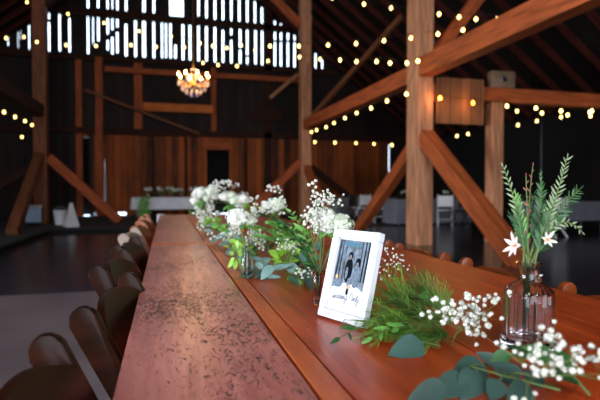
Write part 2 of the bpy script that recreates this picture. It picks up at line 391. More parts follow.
beam('wall_beam', (-3.9, YB-.1, 7.68), (5.0, YB-.1, 7.68), .2, .26, M['timber_dark'], 'dark horizontal beam crossing between the two rows of daylight gaps')
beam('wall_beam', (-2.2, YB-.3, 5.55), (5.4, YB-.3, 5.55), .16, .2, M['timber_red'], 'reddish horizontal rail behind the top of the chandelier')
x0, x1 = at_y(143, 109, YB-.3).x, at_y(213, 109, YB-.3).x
beam('wall_beam', (x0, YB-.3, 4.2), (x1, YB-.3, 4.2), .16, .32, M['timber_lit_orange'], 'short orange lit crossbeam right below the chandelier')
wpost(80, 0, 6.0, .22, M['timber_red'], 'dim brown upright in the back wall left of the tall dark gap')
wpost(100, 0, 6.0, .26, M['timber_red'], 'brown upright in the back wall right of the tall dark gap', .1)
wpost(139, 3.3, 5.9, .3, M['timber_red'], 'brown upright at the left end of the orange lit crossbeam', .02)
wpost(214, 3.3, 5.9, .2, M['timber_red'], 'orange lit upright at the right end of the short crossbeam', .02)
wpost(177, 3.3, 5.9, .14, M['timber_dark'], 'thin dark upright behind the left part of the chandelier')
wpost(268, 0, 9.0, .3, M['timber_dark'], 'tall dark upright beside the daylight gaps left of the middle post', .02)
beam('wall_brace', at_y(85, 90, YB-.45), at_y(200, 134, YB-.45), .08, .1, M['timber_dim_brown'], 'thin diagonal brace slanting down to the right on the back wall', 'brace')
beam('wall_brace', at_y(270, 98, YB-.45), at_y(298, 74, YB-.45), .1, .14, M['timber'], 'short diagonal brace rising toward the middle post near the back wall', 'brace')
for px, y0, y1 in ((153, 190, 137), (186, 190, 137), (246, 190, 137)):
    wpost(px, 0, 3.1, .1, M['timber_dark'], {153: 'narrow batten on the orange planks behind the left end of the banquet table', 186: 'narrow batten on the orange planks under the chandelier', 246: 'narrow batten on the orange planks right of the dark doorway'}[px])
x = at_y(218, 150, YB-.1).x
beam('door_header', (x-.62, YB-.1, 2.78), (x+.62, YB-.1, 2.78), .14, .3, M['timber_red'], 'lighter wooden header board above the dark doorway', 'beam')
q = MB(); q.box((0, 0, 0), (1.4, .06, .5), bevel=.01)
tag(q.build('wall_shelf', M['timber_dark'], loc=at_y(266, 115, YB-.25)), 'dim brown board fixed on the back wall left of the middle post', 'board')

# ---- main frame timbers
XA, XB2 = -3.6, 4.6
Y1, Y2 = 8.5, 16.5
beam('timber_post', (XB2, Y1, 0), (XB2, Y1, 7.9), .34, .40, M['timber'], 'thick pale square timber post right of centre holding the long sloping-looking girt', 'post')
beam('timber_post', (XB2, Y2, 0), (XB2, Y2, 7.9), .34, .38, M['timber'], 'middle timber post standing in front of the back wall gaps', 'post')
beam('timber_post', (XA, Y2, 0), (XA, Y2, 7.9), .36, .36, M['timber_dim_brown'], 'timber post on the far left with two braces at its foot', 'post')
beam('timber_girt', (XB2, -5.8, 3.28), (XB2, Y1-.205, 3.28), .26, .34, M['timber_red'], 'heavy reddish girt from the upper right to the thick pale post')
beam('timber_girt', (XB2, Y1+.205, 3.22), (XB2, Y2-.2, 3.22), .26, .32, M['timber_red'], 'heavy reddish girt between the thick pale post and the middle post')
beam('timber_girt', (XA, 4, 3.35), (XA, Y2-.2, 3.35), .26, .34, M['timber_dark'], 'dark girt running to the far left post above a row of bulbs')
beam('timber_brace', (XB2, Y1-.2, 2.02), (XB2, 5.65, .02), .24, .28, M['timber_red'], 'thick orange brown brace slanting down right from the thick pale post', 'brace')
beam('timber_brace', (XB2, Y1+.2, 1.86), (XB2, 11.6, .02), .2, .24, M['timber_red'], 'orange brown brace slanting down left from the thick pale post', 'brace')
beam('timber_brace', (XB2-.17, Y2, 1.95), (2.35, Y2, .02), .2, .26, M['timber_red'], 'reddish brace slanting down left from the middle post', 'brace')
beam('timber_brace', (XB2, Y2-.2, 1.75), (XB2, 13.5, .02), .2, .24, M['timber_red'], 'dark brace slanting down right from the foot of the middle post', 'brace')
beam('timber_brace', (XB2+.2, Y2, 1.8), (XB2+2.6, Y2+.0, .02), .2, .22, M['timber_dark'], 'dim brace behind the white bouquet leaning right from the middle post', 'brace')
beam('timber_brace', (XA, Y2-.2, 2.0), (XA+.2, 12.7, .02), .24, .3, M['timber_dim_brown'], 'pale brace slanting down left at the far left post', 'brace')
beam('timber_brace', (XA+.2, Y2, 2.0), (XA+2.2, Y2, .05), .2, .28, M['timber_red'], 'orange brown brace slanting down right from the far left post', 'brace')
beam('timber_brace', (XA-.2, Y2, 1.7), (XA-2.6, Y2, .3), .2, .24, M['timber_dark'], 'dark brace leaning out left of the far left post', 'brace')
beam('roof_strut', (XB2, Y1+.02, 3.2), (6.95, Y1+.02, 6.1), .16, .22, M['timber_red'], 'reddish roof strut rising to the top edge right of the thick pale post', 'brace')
beam('roof_strut', (XB2+.05, Y2, 3.3), at_d(402, 16, 13.2), .11, .14, M['timber_dim_brown'], 'slim brown strut rising from the middle post toward the thick pale post', 'brace')
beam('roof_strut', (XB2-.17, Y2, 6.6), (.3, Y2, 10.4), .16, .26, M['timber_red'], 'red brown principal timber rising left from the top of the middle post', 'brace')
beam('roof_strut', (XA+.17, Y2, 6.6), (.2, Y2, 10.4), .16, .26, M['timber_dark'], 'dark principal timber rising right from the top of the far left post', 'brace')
# transverse beam of the near bay, with its plank panel and aisle post
beam('aisle_beam', (XB2+.17, Y1, 2.87), (XR-.05, Y1, 2.87), .22, .28, M['timber_red'], 'reddish crossbeam on the right carrying the hanging bulbs')
pa, pb = at_y(434, 100, Y1-.14).x, at_y(484, 100, Y1-.14).x
q = MB(); q.box((0, 0, 0), (pb-pa-.05, .04, .86), bevel=.006)
tag(q.build('plank_panel', M['panel'], loc=((pa+pb)/2+.01, Y1-.14, 2.70), smooth=False), 'tan plank panel fixed beside the thick pale post behind two amber bulbs', 'panel')
beam('aisle_post', (6.22, Y1, 0), (6.22, Y1, 2.73), .24, .24, M['timber'], 'slim pale post under the right crossbeam behind the slanting brace', 'post')
q = MB(); q.box((0, 0, 0), (.52, .16, .32), bevel=.01); jb = q.build('junction_box', mat('tan_box', '#7c624c', .6, var=.1), loc=(6.35, Y1-.02, 3.18))
tag(jb, 'small tan box standing on the crossbeam over the slim post', 'box')
q = MB(); q.lathe([(.055, 0), (.06, .01), (.05, .02)], 16); q.build('cover_plate', M['steel'], jb, loc=(0, -.08, 0), rot=(R(90), 0, 0))
q = MB(); q.box((0, 0, 0), (.42, .12, .1), bevel=.01); tag(q.build('lamp_housing', M['steel'], loc=at_d(440, 43, 11.0)), 'small grey lamp housing up beside the thick pale post', 'lamp')
# ground sill lights: low bright gaps where daylight comes under the wall boards
q = MB(); q.box((0, 0, .04), (.14, 9.0, .08), bevel=.01)
tag(q.build('edge_timber', M['black'], loc=(-2.66, 8.1, 0), smooth=False), 'black timber kerb along the left edge of the concrete floor', 'kerb')
q = MB(); q.box((0, 0, .04), (6.9, .14, .08), bevel=.01)
tag(q.build('edge_timber', M['black'], loc=(.85, 12.7, 0), smooth=False), 'black timber kerb across the far edge of the concrete floor', 'kerb')

# ------------------------------------------------------------------ chandelier
def chandelier(loc):
    root = empty('chandelier', loc, 0, 'glowing crystal chandelier with candle bulbs hanging below the daylight gaps', 'chandelier')
    q = MB(); q.lathe([(.012, .42), (.03, .40), (.014, .34), (.035, .28), (.02, .2), (.05, .12), (.03, .04), (.06, -.02), (.075, -.08), (.03, -.16), (.012, -.2)], 20); q.build('centre_column', M['brass'], root)
    q = MB()
    ztop = roofz(loc[0]) - loc[2] - .25
    q.tube([(0, 0, .4), (0, 0, ztop)], .008, 6)
    for k in range(16): q.ball((0, 0, .44+k*.05), .014, 1, (1, .5, 1.6))
    q.build('chain', M['brass'], root)
    for k in range(8):
        a = 2*PI*k/8 + .2; rr = .36; z0 = .0
        ca, sa = math.cos(a), math.sin(a)
        pts = [(ca*r, sa*r, z) for r, z in ((.04, -.02), (.12, -.1), (.22, -.11), (.31, -.05), (.36, .03))]
        q = MB(); q.tube(pts, .009, 6); arm = q.build('arm', M['brass'], root)
        q = MB(); q.lathe([(.012, .03), (.05, .045), (.052, .052), (.014, .05), (.014, .11), (.013, .12)], 12, (ca*rr, sa*rr, 0)); q.build('candle_cup', M['brass'], arm)
        q = MB(); q.lathe([(.008, .12), (.022, .14), (.024, .16), (.014, .19), (.003, .21)], 10, (ca*rr, sa*rr, 0)); q.build('candle_bulb', M['flame'], arm)
    for tier, (rr, z, n) in enumerate(((.36, -.01, 16), (.28, -.14, 14), (.18, -.22, 10), (.09, -.28, 6), (.16, .16, 10))):
        for k in range(n):
            a = 2*PI*k/n + tier*.3
            q = MB(); x, y = math.cos(a)*rr, math.sin(a)*rr
            q.lathe([(.003, 0), (.02, -.025), (.024, -.045), (.012, -.07), (.002, -.08)], 6, (0, 0, 0)); q.ball((0, 0, .012), .011, 1)
            q.build('crystal_drop', M['crystal_violet'] if tier == 3 and k % 2 == 0 else M['crystal'], root, smooth=False, loc=(x, y, z))
    q = MB()
    for k in range(8):
        a = 2*PI*k/8 + .2
        for j in range(7):
            t = j/6; r = .05+.31*t; z = .30 - .30*t - .16*math.sin(PI*t); q.ball((math.cos(a)*r, math.sin(a)*r, z), .015, 1)
    q.build('bead_swags', M['crystal'], root)
    return root
cl = at_d(193.5, 82, 12.0)
chandelier(cl)
def light(name, kind, loc, energy, col=(1, 1, 1), size=.1, sy=None, rot=None):
    l = bpy.data.lights.new(name, kind); l.energy = energy; l.color = col
    if kind == 'AREA':
        l.size = size
        if sy: l.shape = 'RECTANGLE'; l.size_y = sy
        l.spread = R(125)
    elif kind == 'POINT': l.shadow_soft_size = size
    o = bpy.data.objects.new(name, l); C.objects.link(o); o.location = loc
    if rot: o.rotation_euler = rot
    return o
light('chandelier_glow', 'POINT', (cl.x, cl.y, cl.z+.2), 80, (1, .58, .26), .25)
light('amber_glow', 'POINT', at_y(440, 99, Y1-.36), 7, (1, .5, .18), .03)
light('amber_glow', 'POINT', at_y(473, 103, Y1-.36), 7, (1, .5, .18), .03)

# ------------------------------------------------------------------ string lights
bulb_mb = MB(); bulb_mb.lathe([(.006, -.005), (.016, -.018), (.026, -.036), (.029, -.052), (.024, -.068), (.012, -.079), (.002, -.082)], 12)
bulb0 = bulb_mb.build('bulb', M['bulb'])
sk = MB(); sk.lathe([(.006, .03), (.013, .024), (.013, -.008), (.008, -.012)], 8); sock0 = sk.build('socket', M['socket'])
used = [False]
def string(label, pts, amber=(), sagk=0.05):
    """pts = bulb centres in space; a cable runs above them from bulb to bulb"""
    c0 = pts[0] + Vector((0, 0, .06))
    root = empty('string_lights', c0, 0, label, 'string lights', 'strings of bulbs in the barn')
    q = MB(); line = []
    for a, b in zip(pts, pts[1:]):
        for k in range(4):
            t = k/4; p = a.lerp(b, t) + Vector((0, 0, .085 - sagk*4*t*(1-t)*min(1, (b-a).length))); line.append(p-c0)
    line.append(pts[-1]+Vector((0, 0, .085))-c0)
    if len(line) < 2: line = [line[0]+Vector((-.3, 0, .05)), line[0], line[0]+Vector((.3, 0, .05))]
    q.tube(line, .005, 5); q.build('cable', M['cord'], root)
    for i, p in enumerate(pts):
        b = bulb0 if not used[0] else bulb0.copy(); s = sock0 if not used[0] else sock0.copy()
        if used[0]: C.objects.link(b); C.objects.link(s)
        used[0] = True
        b.parent = root; b.location = p - c0 + Vector((0, 0, .045)); s.parent = b; s.location = (0, 0, 0)
        if i in amber:
            b.data = b.data.copy(); b.data.materials[0] = M['bulb_amber']; b['label'] = 'amber glowing bulb'
def dl(pts, d0, d1): return [at_d(x, y, d0+(d1-d0)*(x-pts[0][0])/((pts[-1][0]-pts[0][0]) or 1)) for x, y in pts]
string('topmost string of bulbs, cut by the top edge of the view', dl([(332, -2), (364, 4), (391, 8), (413, 12), (439, 14), (459, 17), (476, 19), (497, 19)], 10.5, 8.6))
string('string of bulbs crossing both the daylight gaps and the thick pale post', dl([(6, 38), (24, 37), (37, 42), (66, 45), (96, 46), (131, 45), (156, 47), (184, 47), (213, 46), (241, 45), (270, 46), (299, 46), (328, 45), (356, 43.5), (384, 40.5), (411, 38), (438, 34), (463, 30), (489, 25)], 14.0, 8.4))
string('string of bulbs high across the daylight gaps, second from the top', dl([(27, 2), (68, 14), (104, 23), (139, 31), (171, 36), (200, 43), (227, 48), (255, 50)], 14.5, 13.4))
string('string of bulbs from below the gaps past the middle post to the thick pale post', dl([(203, 63), (218, 65), (237, 66), (268, 61), (299.5, 57), (320, 59), (340, 60), (356.5, 61.5), (376.5, 61.5), (390, 63), (407, 63)], 14.0, 8.9))
string('string of bulbs hanging just below the long reddish girt', [at_d(x, y, 2303*.94/(x-166)) for x, y in [(311.5, 132), (316.5, 130), (326, 127), (334, 123), (345, 118), (356.6, 113), (371, 108), (387, 101), (406.5, 94), (418, 61)]])
string('low level string of yellowish bulbs near the back wall on the right', dl([(315, 142), (335, 142.6), (356, 143), (374, 144), (392, 145), (418, 150), (443, 146), (457, 136), (468, 134), (499, 129), (518, 125), (537, 121), (561, 117), (590.5, 116)], 15.5, 11.0))
string('string of bulbs hanging from the right crossbeam, two of them amber', [at_y(x, y, Y1-.34) for x, y in [(440, 98), (473, 103), (507, 106), (536, 108), (561, 111), (592, 111)]], amber=(0, 1))
string('short faint string of bulbs behind the right crossbeam', dl([(517, 111), (542, 113), (567.6, 115), (590, 112)], 10.6, 10.0))
string('short string of four bulbs under the dark girt at far left', dl([(4, 112), (15, 117), (25, 121), (32, 125)], 11.0, 13.8))
string('lone low bulb at far left beside the far left post', [at_d(22, 137, 14.5)])

# ------------------------------------------------------------------ tables
X0, X1, X2, X3 = -.077, .212, .257, 1.13
def farm_table(y0, y1, label):
    root = empty('farm_table', ((X0+X3)/2, (y0+y1)/2, 0), 0, label, 'table', 'farm tables set end to end')
    cx, cy = (X0+X3)/2, (y0+y1)/2; L = y1-y0
    q = MB(); T = .042; z = .76-T/2; g = .0016; e = .07
    def b(m, xa, xb, ya, yb, dz=0): q.use(M[m]); q.box(((xa+xb)/2-cx, (ya+yb)/2-cy, z+dz), (xb-xa-2*g, yb-ya-2*g, T), bevel=.0018)
    b('table_a', X0, X1-.003, y0+e, y1-e); b('table_c', X1, X2, y0+e, y1-e, .0006)
    for k in range(3):
        w = (X3-X2)/3; b('table_b', X2+k*w, X2+(k+1)*w, y0+e, y1-e)
    b('table_c', X0, X3, y0, y0+e, .0004); b('table_c', X0, X3, y1-e, y1, .0004)
    q.build('tabletop', None, root, smooth=False)
    q = MB(); q.use(M['table_b'])
    ax0, ax1, ay0, ay1 = X0+.1, X3-.1, y0+.15, y1-.15
    for c, s in ((((ax0+ax1)/2, ay0), (ax1-ax0, .025)), (((ax0+ax1)/2, ay1), (ax1-ax0, .025)), ((ax0, cy), (.025, ay1-ay0)), ((ax1, cy), (.025, ay1-ay0))):
        q.box((c[0]-cx, c[1]-cy, .668), (s[0], s[1], .1))
    q.build('apron', None, root, smooth=False)
    for sx in (ax0+.3, ax1-.3):
        for sy in (ay0+.06, ay1-.06):
            q = MB(); q.use(M['table_b']); q.box((0, 0, .37), (.09, .09, .66), bevel=.006); q.box((0, 0, .03), (.11, .11, .05), bevel=.005)
            q.build('leg', None, root, smooth=False, loc=(sx-cx, sy-cy, .006))
    return root
farm_table(.35, 2.80, 'red brown distressed plank table nearest the camera under the picture frame')
farm_table(2.804, 5.9, 'red brown plank table placed beyond the nearest one, under the far bouquets')
TZ = .7612

# ------------------------------------------------------------------ wooden chairs
def make_chair(m, low=0):
    """bent plywood back between two broad flat stiles with rounded tops, reclined"""
    root = empty('wooden_chair', (0, 0, 0))
    q = MB(); NS, NT, H = 20, 8, .200
    def pt(s, t, off):
        top = .790 - low - .045*abs(s)**2.5; bot = .52 + .02*abs(s)**2
        z = bot+(top-bot)*t; x = -.055 - .50*(z-.5) + .022*s*s - .012
        return Vector((x+off, H*s, z))
    ss = [-1+2*i/NS for i in range(NS+1)]
    fr = [[q.bm.verts.new(pt(s, j/NT, .008)) for j in range(NT+1)] for s in ss]
    bk = [[q.bm.verts.new(pt(s, j/NT, -.008)) for j in range(NT+1)] for s in ss]
    for i in range(NS):
        for j in range(NT):
            q.face([fr[i][j], fr[i+1][j], fr[i+1][j+1], fr[i][j+1]]); q.face([bk[i][j], bk[i][j+1], bk[i+1][j+1], bk[i+1][j]])
        q.face([fr[i][NT], fr[i+1][NT], bk[i+1][NT], bk[i][NT]]); q.face([fr[i][0], bk[i][0], bk[i+1][0], fr[i+1][0]])
    for j in range(NT):
        q.face([fr[0][j], fr[0][j+1], bk[0][j+1], bk[0][j]]); q.face([fr[NS][j], bk[NS][j], bk[NS][j+1], fr[NS][j+1]])
    q.recalc = True; q.build('backrest', m, root)
    u = Vector((-.5, 0, 1)).normalized(); n_ = Vector((1, 0, .5)).normalized(); w = .029
    for s in (-1, 1):
        q = MB(); top = Vector((-.070-.15+low*.5, 0, .80-low)); c = top - u*w
        out = [c + n_*w*math.cos(a*PI/10) + u*w*math.sin(a*PI/10) for a in range(11)]
        lowp = c - u*.42; out += [lowp - n_*w*.75, lowp + n_*w*.75]
        ya, yb = s*.200, s*.224
        A = [q.bm.verts.new(p+Vector((0, ya, 0))) for p in out]; B = [q.bm.verts.new(p+Vector((0, yb, 0))) for p in out]
        q.face(A); q.face(B[::-1])
        for k in range(len(out)): q.face([A[k], B[k], B[(k+1) % len(out)], A[(k+1) % len(out)]])
        bmesh.ops.bevel(q.bm, geom=[e for e in q.bm.edges if abs(e.verts[0].co.y-e.verts[1].co.y) < 1e-5], offset=.004, segments=2, affect='EDGES', profile=.5)
        q.recalc = True; q.build('back_stile', m, root)
        q = MB(); q.tube([lowp+Vector((0, s*.212, .01)), (-.10, s*.212, .25), (-.17, s*.212, .012)], .016, 8); q.build('leg', m, root)
        q = MB(); q.tube([(.20, s*.15, .432), (.23, s*.17, .012)], .017, 8); q.build('leg', m, root)
        q = MB(); q.tube([(-.115, s*.212, .2), (.217, s*.165, .2)], .010, 6); q.build('stretcher', m, root)
    q = MB(); q.box((.05, 0, .445), (.36, .38, .03), bevel=.012); q.build('seat', m, root)
    return root
base = {k: make_chair(M[v]) for k, v in (('d', 'chair'), ('l', 'chair_light'), ('a', 'chair_amber'))}; base['r'] = make_chair(M['chair_copper'], .052)
first = dict(d=True, l=True, a=True, r=True)
def place_chair(k, x, yc, rz, label, group):
    o = base[k] if first[k] else copy_tree(base[k])
    first[k] = False
    o.location = (x, yc, .012); o.rotation_euler.z = rz; tag(o, label, 'chair', group); return o
names = ['first', 'second', 'third', 'fourth', 'fifth', 'sixth', 'seventh', 'eighth']
kinds = 'ddddlaaa'
for i in range(8):
    wd = {'d': 'dark varnished', 'l': 'pale', 'a': 'amber'}[kinds[i]]
    place_chair(kinds[i], [.012, .068, .018, .024, .0, .02, .026, .01][i], .710+.59*i, R([0, -8, -6, -6, -5, -4, -6, -3][i]), '%s wooden chair at the left table edge, %s from the camera' % (wd, names[i]), 'chairs along the left side of the tables')
for i in range(7):
    place_chair('r', 1.06, 1.095+.59*(i), PI+R([2, -2, 3, 0, 2, -3, 1][i]), 'copper brown wooden chair tucked low at the right table edge, %s from the camera' % names[i], 'chairs along the right side of the tables')

# ------------------------------------------------------------------ picture frame
def picture_frame():
    bl, br = at_z(317, 317), at_z(368, 333)
    ang = math.atan2(br.y-bl.y, br.x-bl.x); W = (br-bl).length*.90; H = .206; D = .018
    tilt = R(15)
    root = empty('picture_frame', (bl.x, bl.y, TZ), ang, 'white standing picture frame with a small snowy couple picture and script text', 'picture frame')
    Rm = Matrix.Rotation(-tilt, 3, 'X')
    def place(o, par=root): return o
    rot = (-tilt, 0, 0)
    q = MB(); bw = .020
    for c, s in (((W/2, D/2, bw/2), (W, D, bw)), ((W/2, D/2, H-bw/2), (W, D, bw)), ((bw/2, D/2, H/2), (bw, D, H-2*bw)), ((W-bw/2, D/2, H/2), (bw, D, H-2*bw))):
        q.box(c, s, bevel=.002)
    fr = q.build('frame_border', M['white'], root, smooth=False, rot=rot, loc=(0, 0, D*math.sin(tilt)+.0))
    q = MB(); q.box((W/2, D-.004, H/2), (W-.01, .004, H-.01)); q.build('backing', M['black'], fr)
    q = MB(); q.box((W/2, D*.45, H/2), (W-2*bw+.002, .002, H-2*bw+.002)); pr = q.build('print', M['paper'], fr, smooth=False)
    # snowy picture on the upper part
    yf = D*.45-.0015
    x0, x1, z0, z1 = bw+.003, W-bw-.003, H*.335, H-bw-.003
    m = bpy.data.materials.new('winter_picture'); m.use_nodes = True; nt = m.node_tree; N = nt.nodes; L = nt.links
    tc = N.new('ShaderNodeTexCoord'); mp = N.new('ShaderNodeMapping'); mp.inputs['Scale'].default_value = (2.2, 1, 1); L.new(tc.outputs['Object'], mp.inputs[0])
    n = N.new('ShaderNodeTexNoise'); n.inputs['Scale'].default_value = 70; n.inputs['Detail'].default_value = 6; L.new(mp.outputs[0], n.inputs['Vector'])
    r = N.new('ShaderNodeValToRGB'); r.color_ramp.elements[0].position = .38; r.color_ramp.elements[1].position = .66
    r.color_ramp.elements[0].color = hexc('#0e1520'); r.color_ramp.elements[1].color = hexc('#566c80'); L.new(n.outputs['Fac'], r.inputs[0])
    L.new(r.outputs[0], N['Principled BSDF'].inputs['Base Color']); N['Principled BSDF'].inputs['Roughness'].default_value = .4
    q = MB(); K = 16
    top = [(x0+(x1-x0)*k/K, z0+.016*math.sin(PI*k/K)**.8) for k in range(K+1)]
    for (xa, za), (xb, zb) in zip(top, top[1:]): q.quad([(xa, yf, za), (xb, yf, zb), (xb, yf, z1), (xa, yf, z1)])
    pic = q.build('winter_picture', m, pr, smooth=False)
    def P2(u, v): return (x0+(x1-x0)*u, z0+(z1-z0)*v)
    def disc(name, u, v, ru, rv, mt, y=.0006, par=pic):
        q = MB(); cx, cz = P2(u, v)
        q.face([q.bm.verts.new((cx+ru*math.cos(a*PI/8), yf-y, cz+rv*math.sin(a*PI/8))) for a in range(16)])
        return q.build(name, mt, par, smooth=False)
    dk = mat('print_dark', '#0c1018', .8, spec=.05); lt = mat('print_pale', '#606c78', .7, var=.5, spec=.1, vscale=300); sk_ = mat('print_skin', '#6c6466', .7, spec=.1); gw = mat('print_orange', '#d8955a', .5); tr = mat('print_tree', '#161e28', .8, spec=.05); sky = mat('print_sky', '#466878', .7, spec=.1)
    # a figure is outline shapes flat in the print, as in the photograph
    for u, w in ((.06, .05), (.15, .04), (.86, .05), (.95, .05), (.76, .03), (.27, .025)):
        q = MB(); a, b = P2(u-w/2, .2), P2(u+w/2, 1.0); q.quad([(a[0], yf-.0004, a[1]), (b[0], yf-.0004, a[1]), (b[0]-.001, yf-.0004, b[1]), (a[0]+.001, yf-.0004, b[1])])
        q.build('printed_tree', tr, pic, smooth=False)
    disc('printed_sky', .45, .92, .032, .005, sky, .0005)
    for nm, u, v, ru, rv_, mt, y in (('printed_man', .44, .40, .012, .028, dk, .0007), ('printed_hair', .44, .69, .007, .009, dk, .0007), ('printed_hair', .70, .56, .008, .012, dk, .0007),
            ('printed_woman', .70, .30, .011, .026, lt, .0009), ('printed_shrub', .18, .10, .014, .008, lt, .0009), ('printed_shirt', .40, .34, .004, .014, lt, .0009), ('printed_shirt', .52, .15, .006, .012, lt, .0009),
            ('printed_face', .44, .66, .0045, .006, sk_, .0011), ('printed_face', .69, .53, .0045, .006, sk_, .0011), ('printed_glow', .12, .24, .0045, .0045, gw, .0012), ('printed_glow', .55, .08, .004, .0045, gw, .0012), ('printed_post', .52, -.02, .004, .008, dk, .0011)):
        disc(nm, u, v, ru, rv_, mt, y)
    # handwriting: "wedding Party" as pen strokes
    G = {'w': ([[(0, 1), (.12, .1), (.3, 0), (.42, .8), (.5, .1), (.7, 0), (.85, 1), (1, .9)]], 1.0),
         'e': ([[(0, .4), (.35, .5), (.5, .85), (.3, 1), (.1, .6), (.2, .05), (.5, 0), (.75, .3)]], .72),
         'd': ([[(.6, .9), (.3, 1), (.05, .5), (.2, 0), (.5, .2), (.7, 1), (.85, 2.1), (.72, .6), (.75, .05), (1, .3)]], .95),
         'i': ([[(0, .3), (.25, 1), (.2, .1), (.4, 0), (.6, .3)], [(.32, 1.5), (.36, 1.6)]], .55),
         'n': ([[(0, .3), (.15, 1), (.15, 0), (.25, .8), (.5, 1), (.55, .1), (.75, 0), (.9, .3)]], .85),
         'g': ([[(.6, .9), (.3, 1), (.05, .5), (.2, .05), (.5, .2), (.65, 1), (.5, -.9), (.2, -1.1), (.05, -.8), (.5, -.2), (.95, .3)]], .9),
         'P': ([[(.3, 2), (.2, 1), (.1, -.1)], [(0, 1.6), (.4, 2.2), (.95, 1.9), (.85, 1.2), (.2, .95)]], 1.0),
         'a': ([[(.6, .9), (.3, 1), (.05, .5), (.2, 0), (.5, .2), (.65, 1), (.65, .1), (.95, .3)]], .85),
         'r': ([[(0, .3), (.2, 1.1), (.3, .85), (.5, .9), (.42, .1), (.65, .1), (.8, .3)]], .7),
         't': ([[(.1, .3), (.35, 1.9), (.3, .1), (.6, .2)], [(0, 1.3), (.7, 1.4)]], .55),
         'y': ([[(0, .9), (.15, .2), (.45, .2), (.6, 1), (.45, -.9), (.15, -1.1), (.1, -.7), (.9, .3)]], .8), ' ': ([], .5)}
    q = MB(); txt = 'wedding Party'; sc = .0078; adv = 0
    total = sum(G[c][1] for c in txt)*sc*1.05; xs = W/2-total/2
    for i, c in enumerate(txt):
        st, w = G[c]
        for s_ in st:
            pts = []
            for k in range(len(s_)-1):
                p0, p1, p2, p3 = s_[max(k-1, 0)], s_[k], s_[k+1], s_[min(k+2, len(s_)-1)]
                for t in (0, .25, .5, .75):
                    f = lambda a, b, cc, dd: .5*((2*b)+(-a+cc)*t+(2*a-5*b+4*cc-dd)*t*t+(-a+3*b-3*cc+dd)*t**3)
                    pts.append((f(p0[0], p1[0], p2[0], p3[0]), f(p0[1], p1[1], p2[1], p3[1])))
            pts.append(s_[-1])
            q.tube([(xs+(adv+px+py*.22)*sc*1.05, yf-.0004, H*.235+py*sc+.006*(xs+adv*sc-W/2)/W) for px, py in pts], .0004, 4)
        adv += w
    q.build('script_text', M['ink'], pr)['label'] = 'handwritten style grey words reading wedding Party'
    q = MB(); q.box((W/2, D+.035, H*.36), (.04, .003, H*.74), Matrix.Rotation(R(28), 3, 'X')); q.build('easel_leg', M['black'], fr)
picture_frame()

# ------------------------------------------------------------------ flowers
rnd = random.Random(11)
def rv(a=1.0): return Vector((rnd.uniform(-a, a), rnd.uniform(-a, a), rnd.uniform(-a, a)))
def sph(i, n):
    z = 1-2*(i+.5)/n; a = i*2.39996; r = math.sqrt(1-z*z); return Vector((math.cos(a)*r, math.sin(a)*r, z))
def bloom_mesh(mb, c, r, n=90, m=None, low=-.6):
    """a full round bloom: many small ruffled rounded petals over a core"""
    c = Vector(c); n = int(n*1.5)
    if m: mb.use(M[m])
    mb.ball(c, r*.66, 2); ph = rnd.uniform(0, 6)
    for i in range(n):
        v = sph(i, n)
        if v.z < low: continue
        v = (v+rv(.08)).normalized(); lump = 1+.16*math.sin(4*v.x+ph)*math.cos(4.5*v.y+ph*2)+.1*math.sin(6*v.z+ph); p = c+Vector((v.x, v.y, v.z*.86))*r*rnd.uniform(.68, .88)*lump
        t = rv(1); side = v.cross(t); side = side.normalized() if side.length > .1 else v.orthogonal().normalized(); d = side.cross(v)
        mb.leaf(p-d*r*.12, d+v*rnd.uniform(.15, .8), v, r*rnd.uniform(.28, .40), r*rnd.uniform(.34, .46), rnd.uniform(.1, .7), rnd.uniform(.0, .3), 4, .62)
def puff(mb, c, r):
    c = Vector(c); mb.ball(c, r*.5, 1, (1, 1, .85))
    for i in range(12):
        v = sph(i, 12); d = v.orthogonal()+rv(.5); mb.leaf(c+v*r*.5-d.normalized()*r*.3, d+v*.5, v, r*.75, r*.7, .3, .1, 4, .6)
puffs = []
for k in range(3):
    q = MB(); puff(q, (0, 0, 0), 1.0); o = q.build('blossom', M['petal']); puffs.append(o.data); C.objects.unlink(o); bpy.data.objects.remove(o)
def curve_pts(a, b, bow, n=5):
    a, b, bow = Vector(a), Vector(b), Vector(bow); return [a.lerp(b, k/n)+bow*(4*(k/n)*(1-k/n)) for k in range(n+1)]
def breath(loc, centre, spread, n, size, label, cat='flowers', group='sprigs of small white filler flowers', seed=0, stemm='stem', zmin=.004, name='babys_breath'):
    """branching thin stems, every little white blossom a part of its own"""
    g = random.Random(seed+100); loc = Vector(loc); root = empty(name, loc, 0, label, cat, group); centre = Vector(centre)
    q = MB(); j0 = centre*.62; j0.z = max(j0.z, .002); q.tube(curve_pts((0, 0, zmin*.5), j0, (0, 0, .008), 4), .0013, 5)
    nb = max(3, n//7); hubs = []
    for k in range(nb):
        h = centre + Vector([g.gauss(0, .42)*spread[a] for a in range(3)]); h.z = max(h.z, zmin); m_ = j0.lerp(h, .5)+Vector((g.uniform(-.01, .01), g.uniform(-.01, .01), g.uniform(0, .01)))
        q.tube([j0, m_, h], .0008, 4, .0005, False); hubs.append(h)
    ms = sum(spread)/3
    for i in range(n):
        h = hubs[i % nb]; p = h + Vector([g.gauss(0, .20)*(.4*ms+.6*spread[a]) for a in range(3)]) + Vector((0, 0, .12*ms)); p.z = max(p.z, zmin+.003)
        q.tube([h, p], .00045, 3, .0003, False)
        b = bpy.data.objects.new('blossom', puffs[i % 3]); C.objects.link(b); b.parent = root; b.location = p
        s = size*g.uniform(.65, 1.1); b.scale = (s, s, s); b.rotation_euler = (g.uniform(0, 6), g.uniform(0, 6), g.uniform(0, 6))
    q.build('stem', M[stemm], root); return root
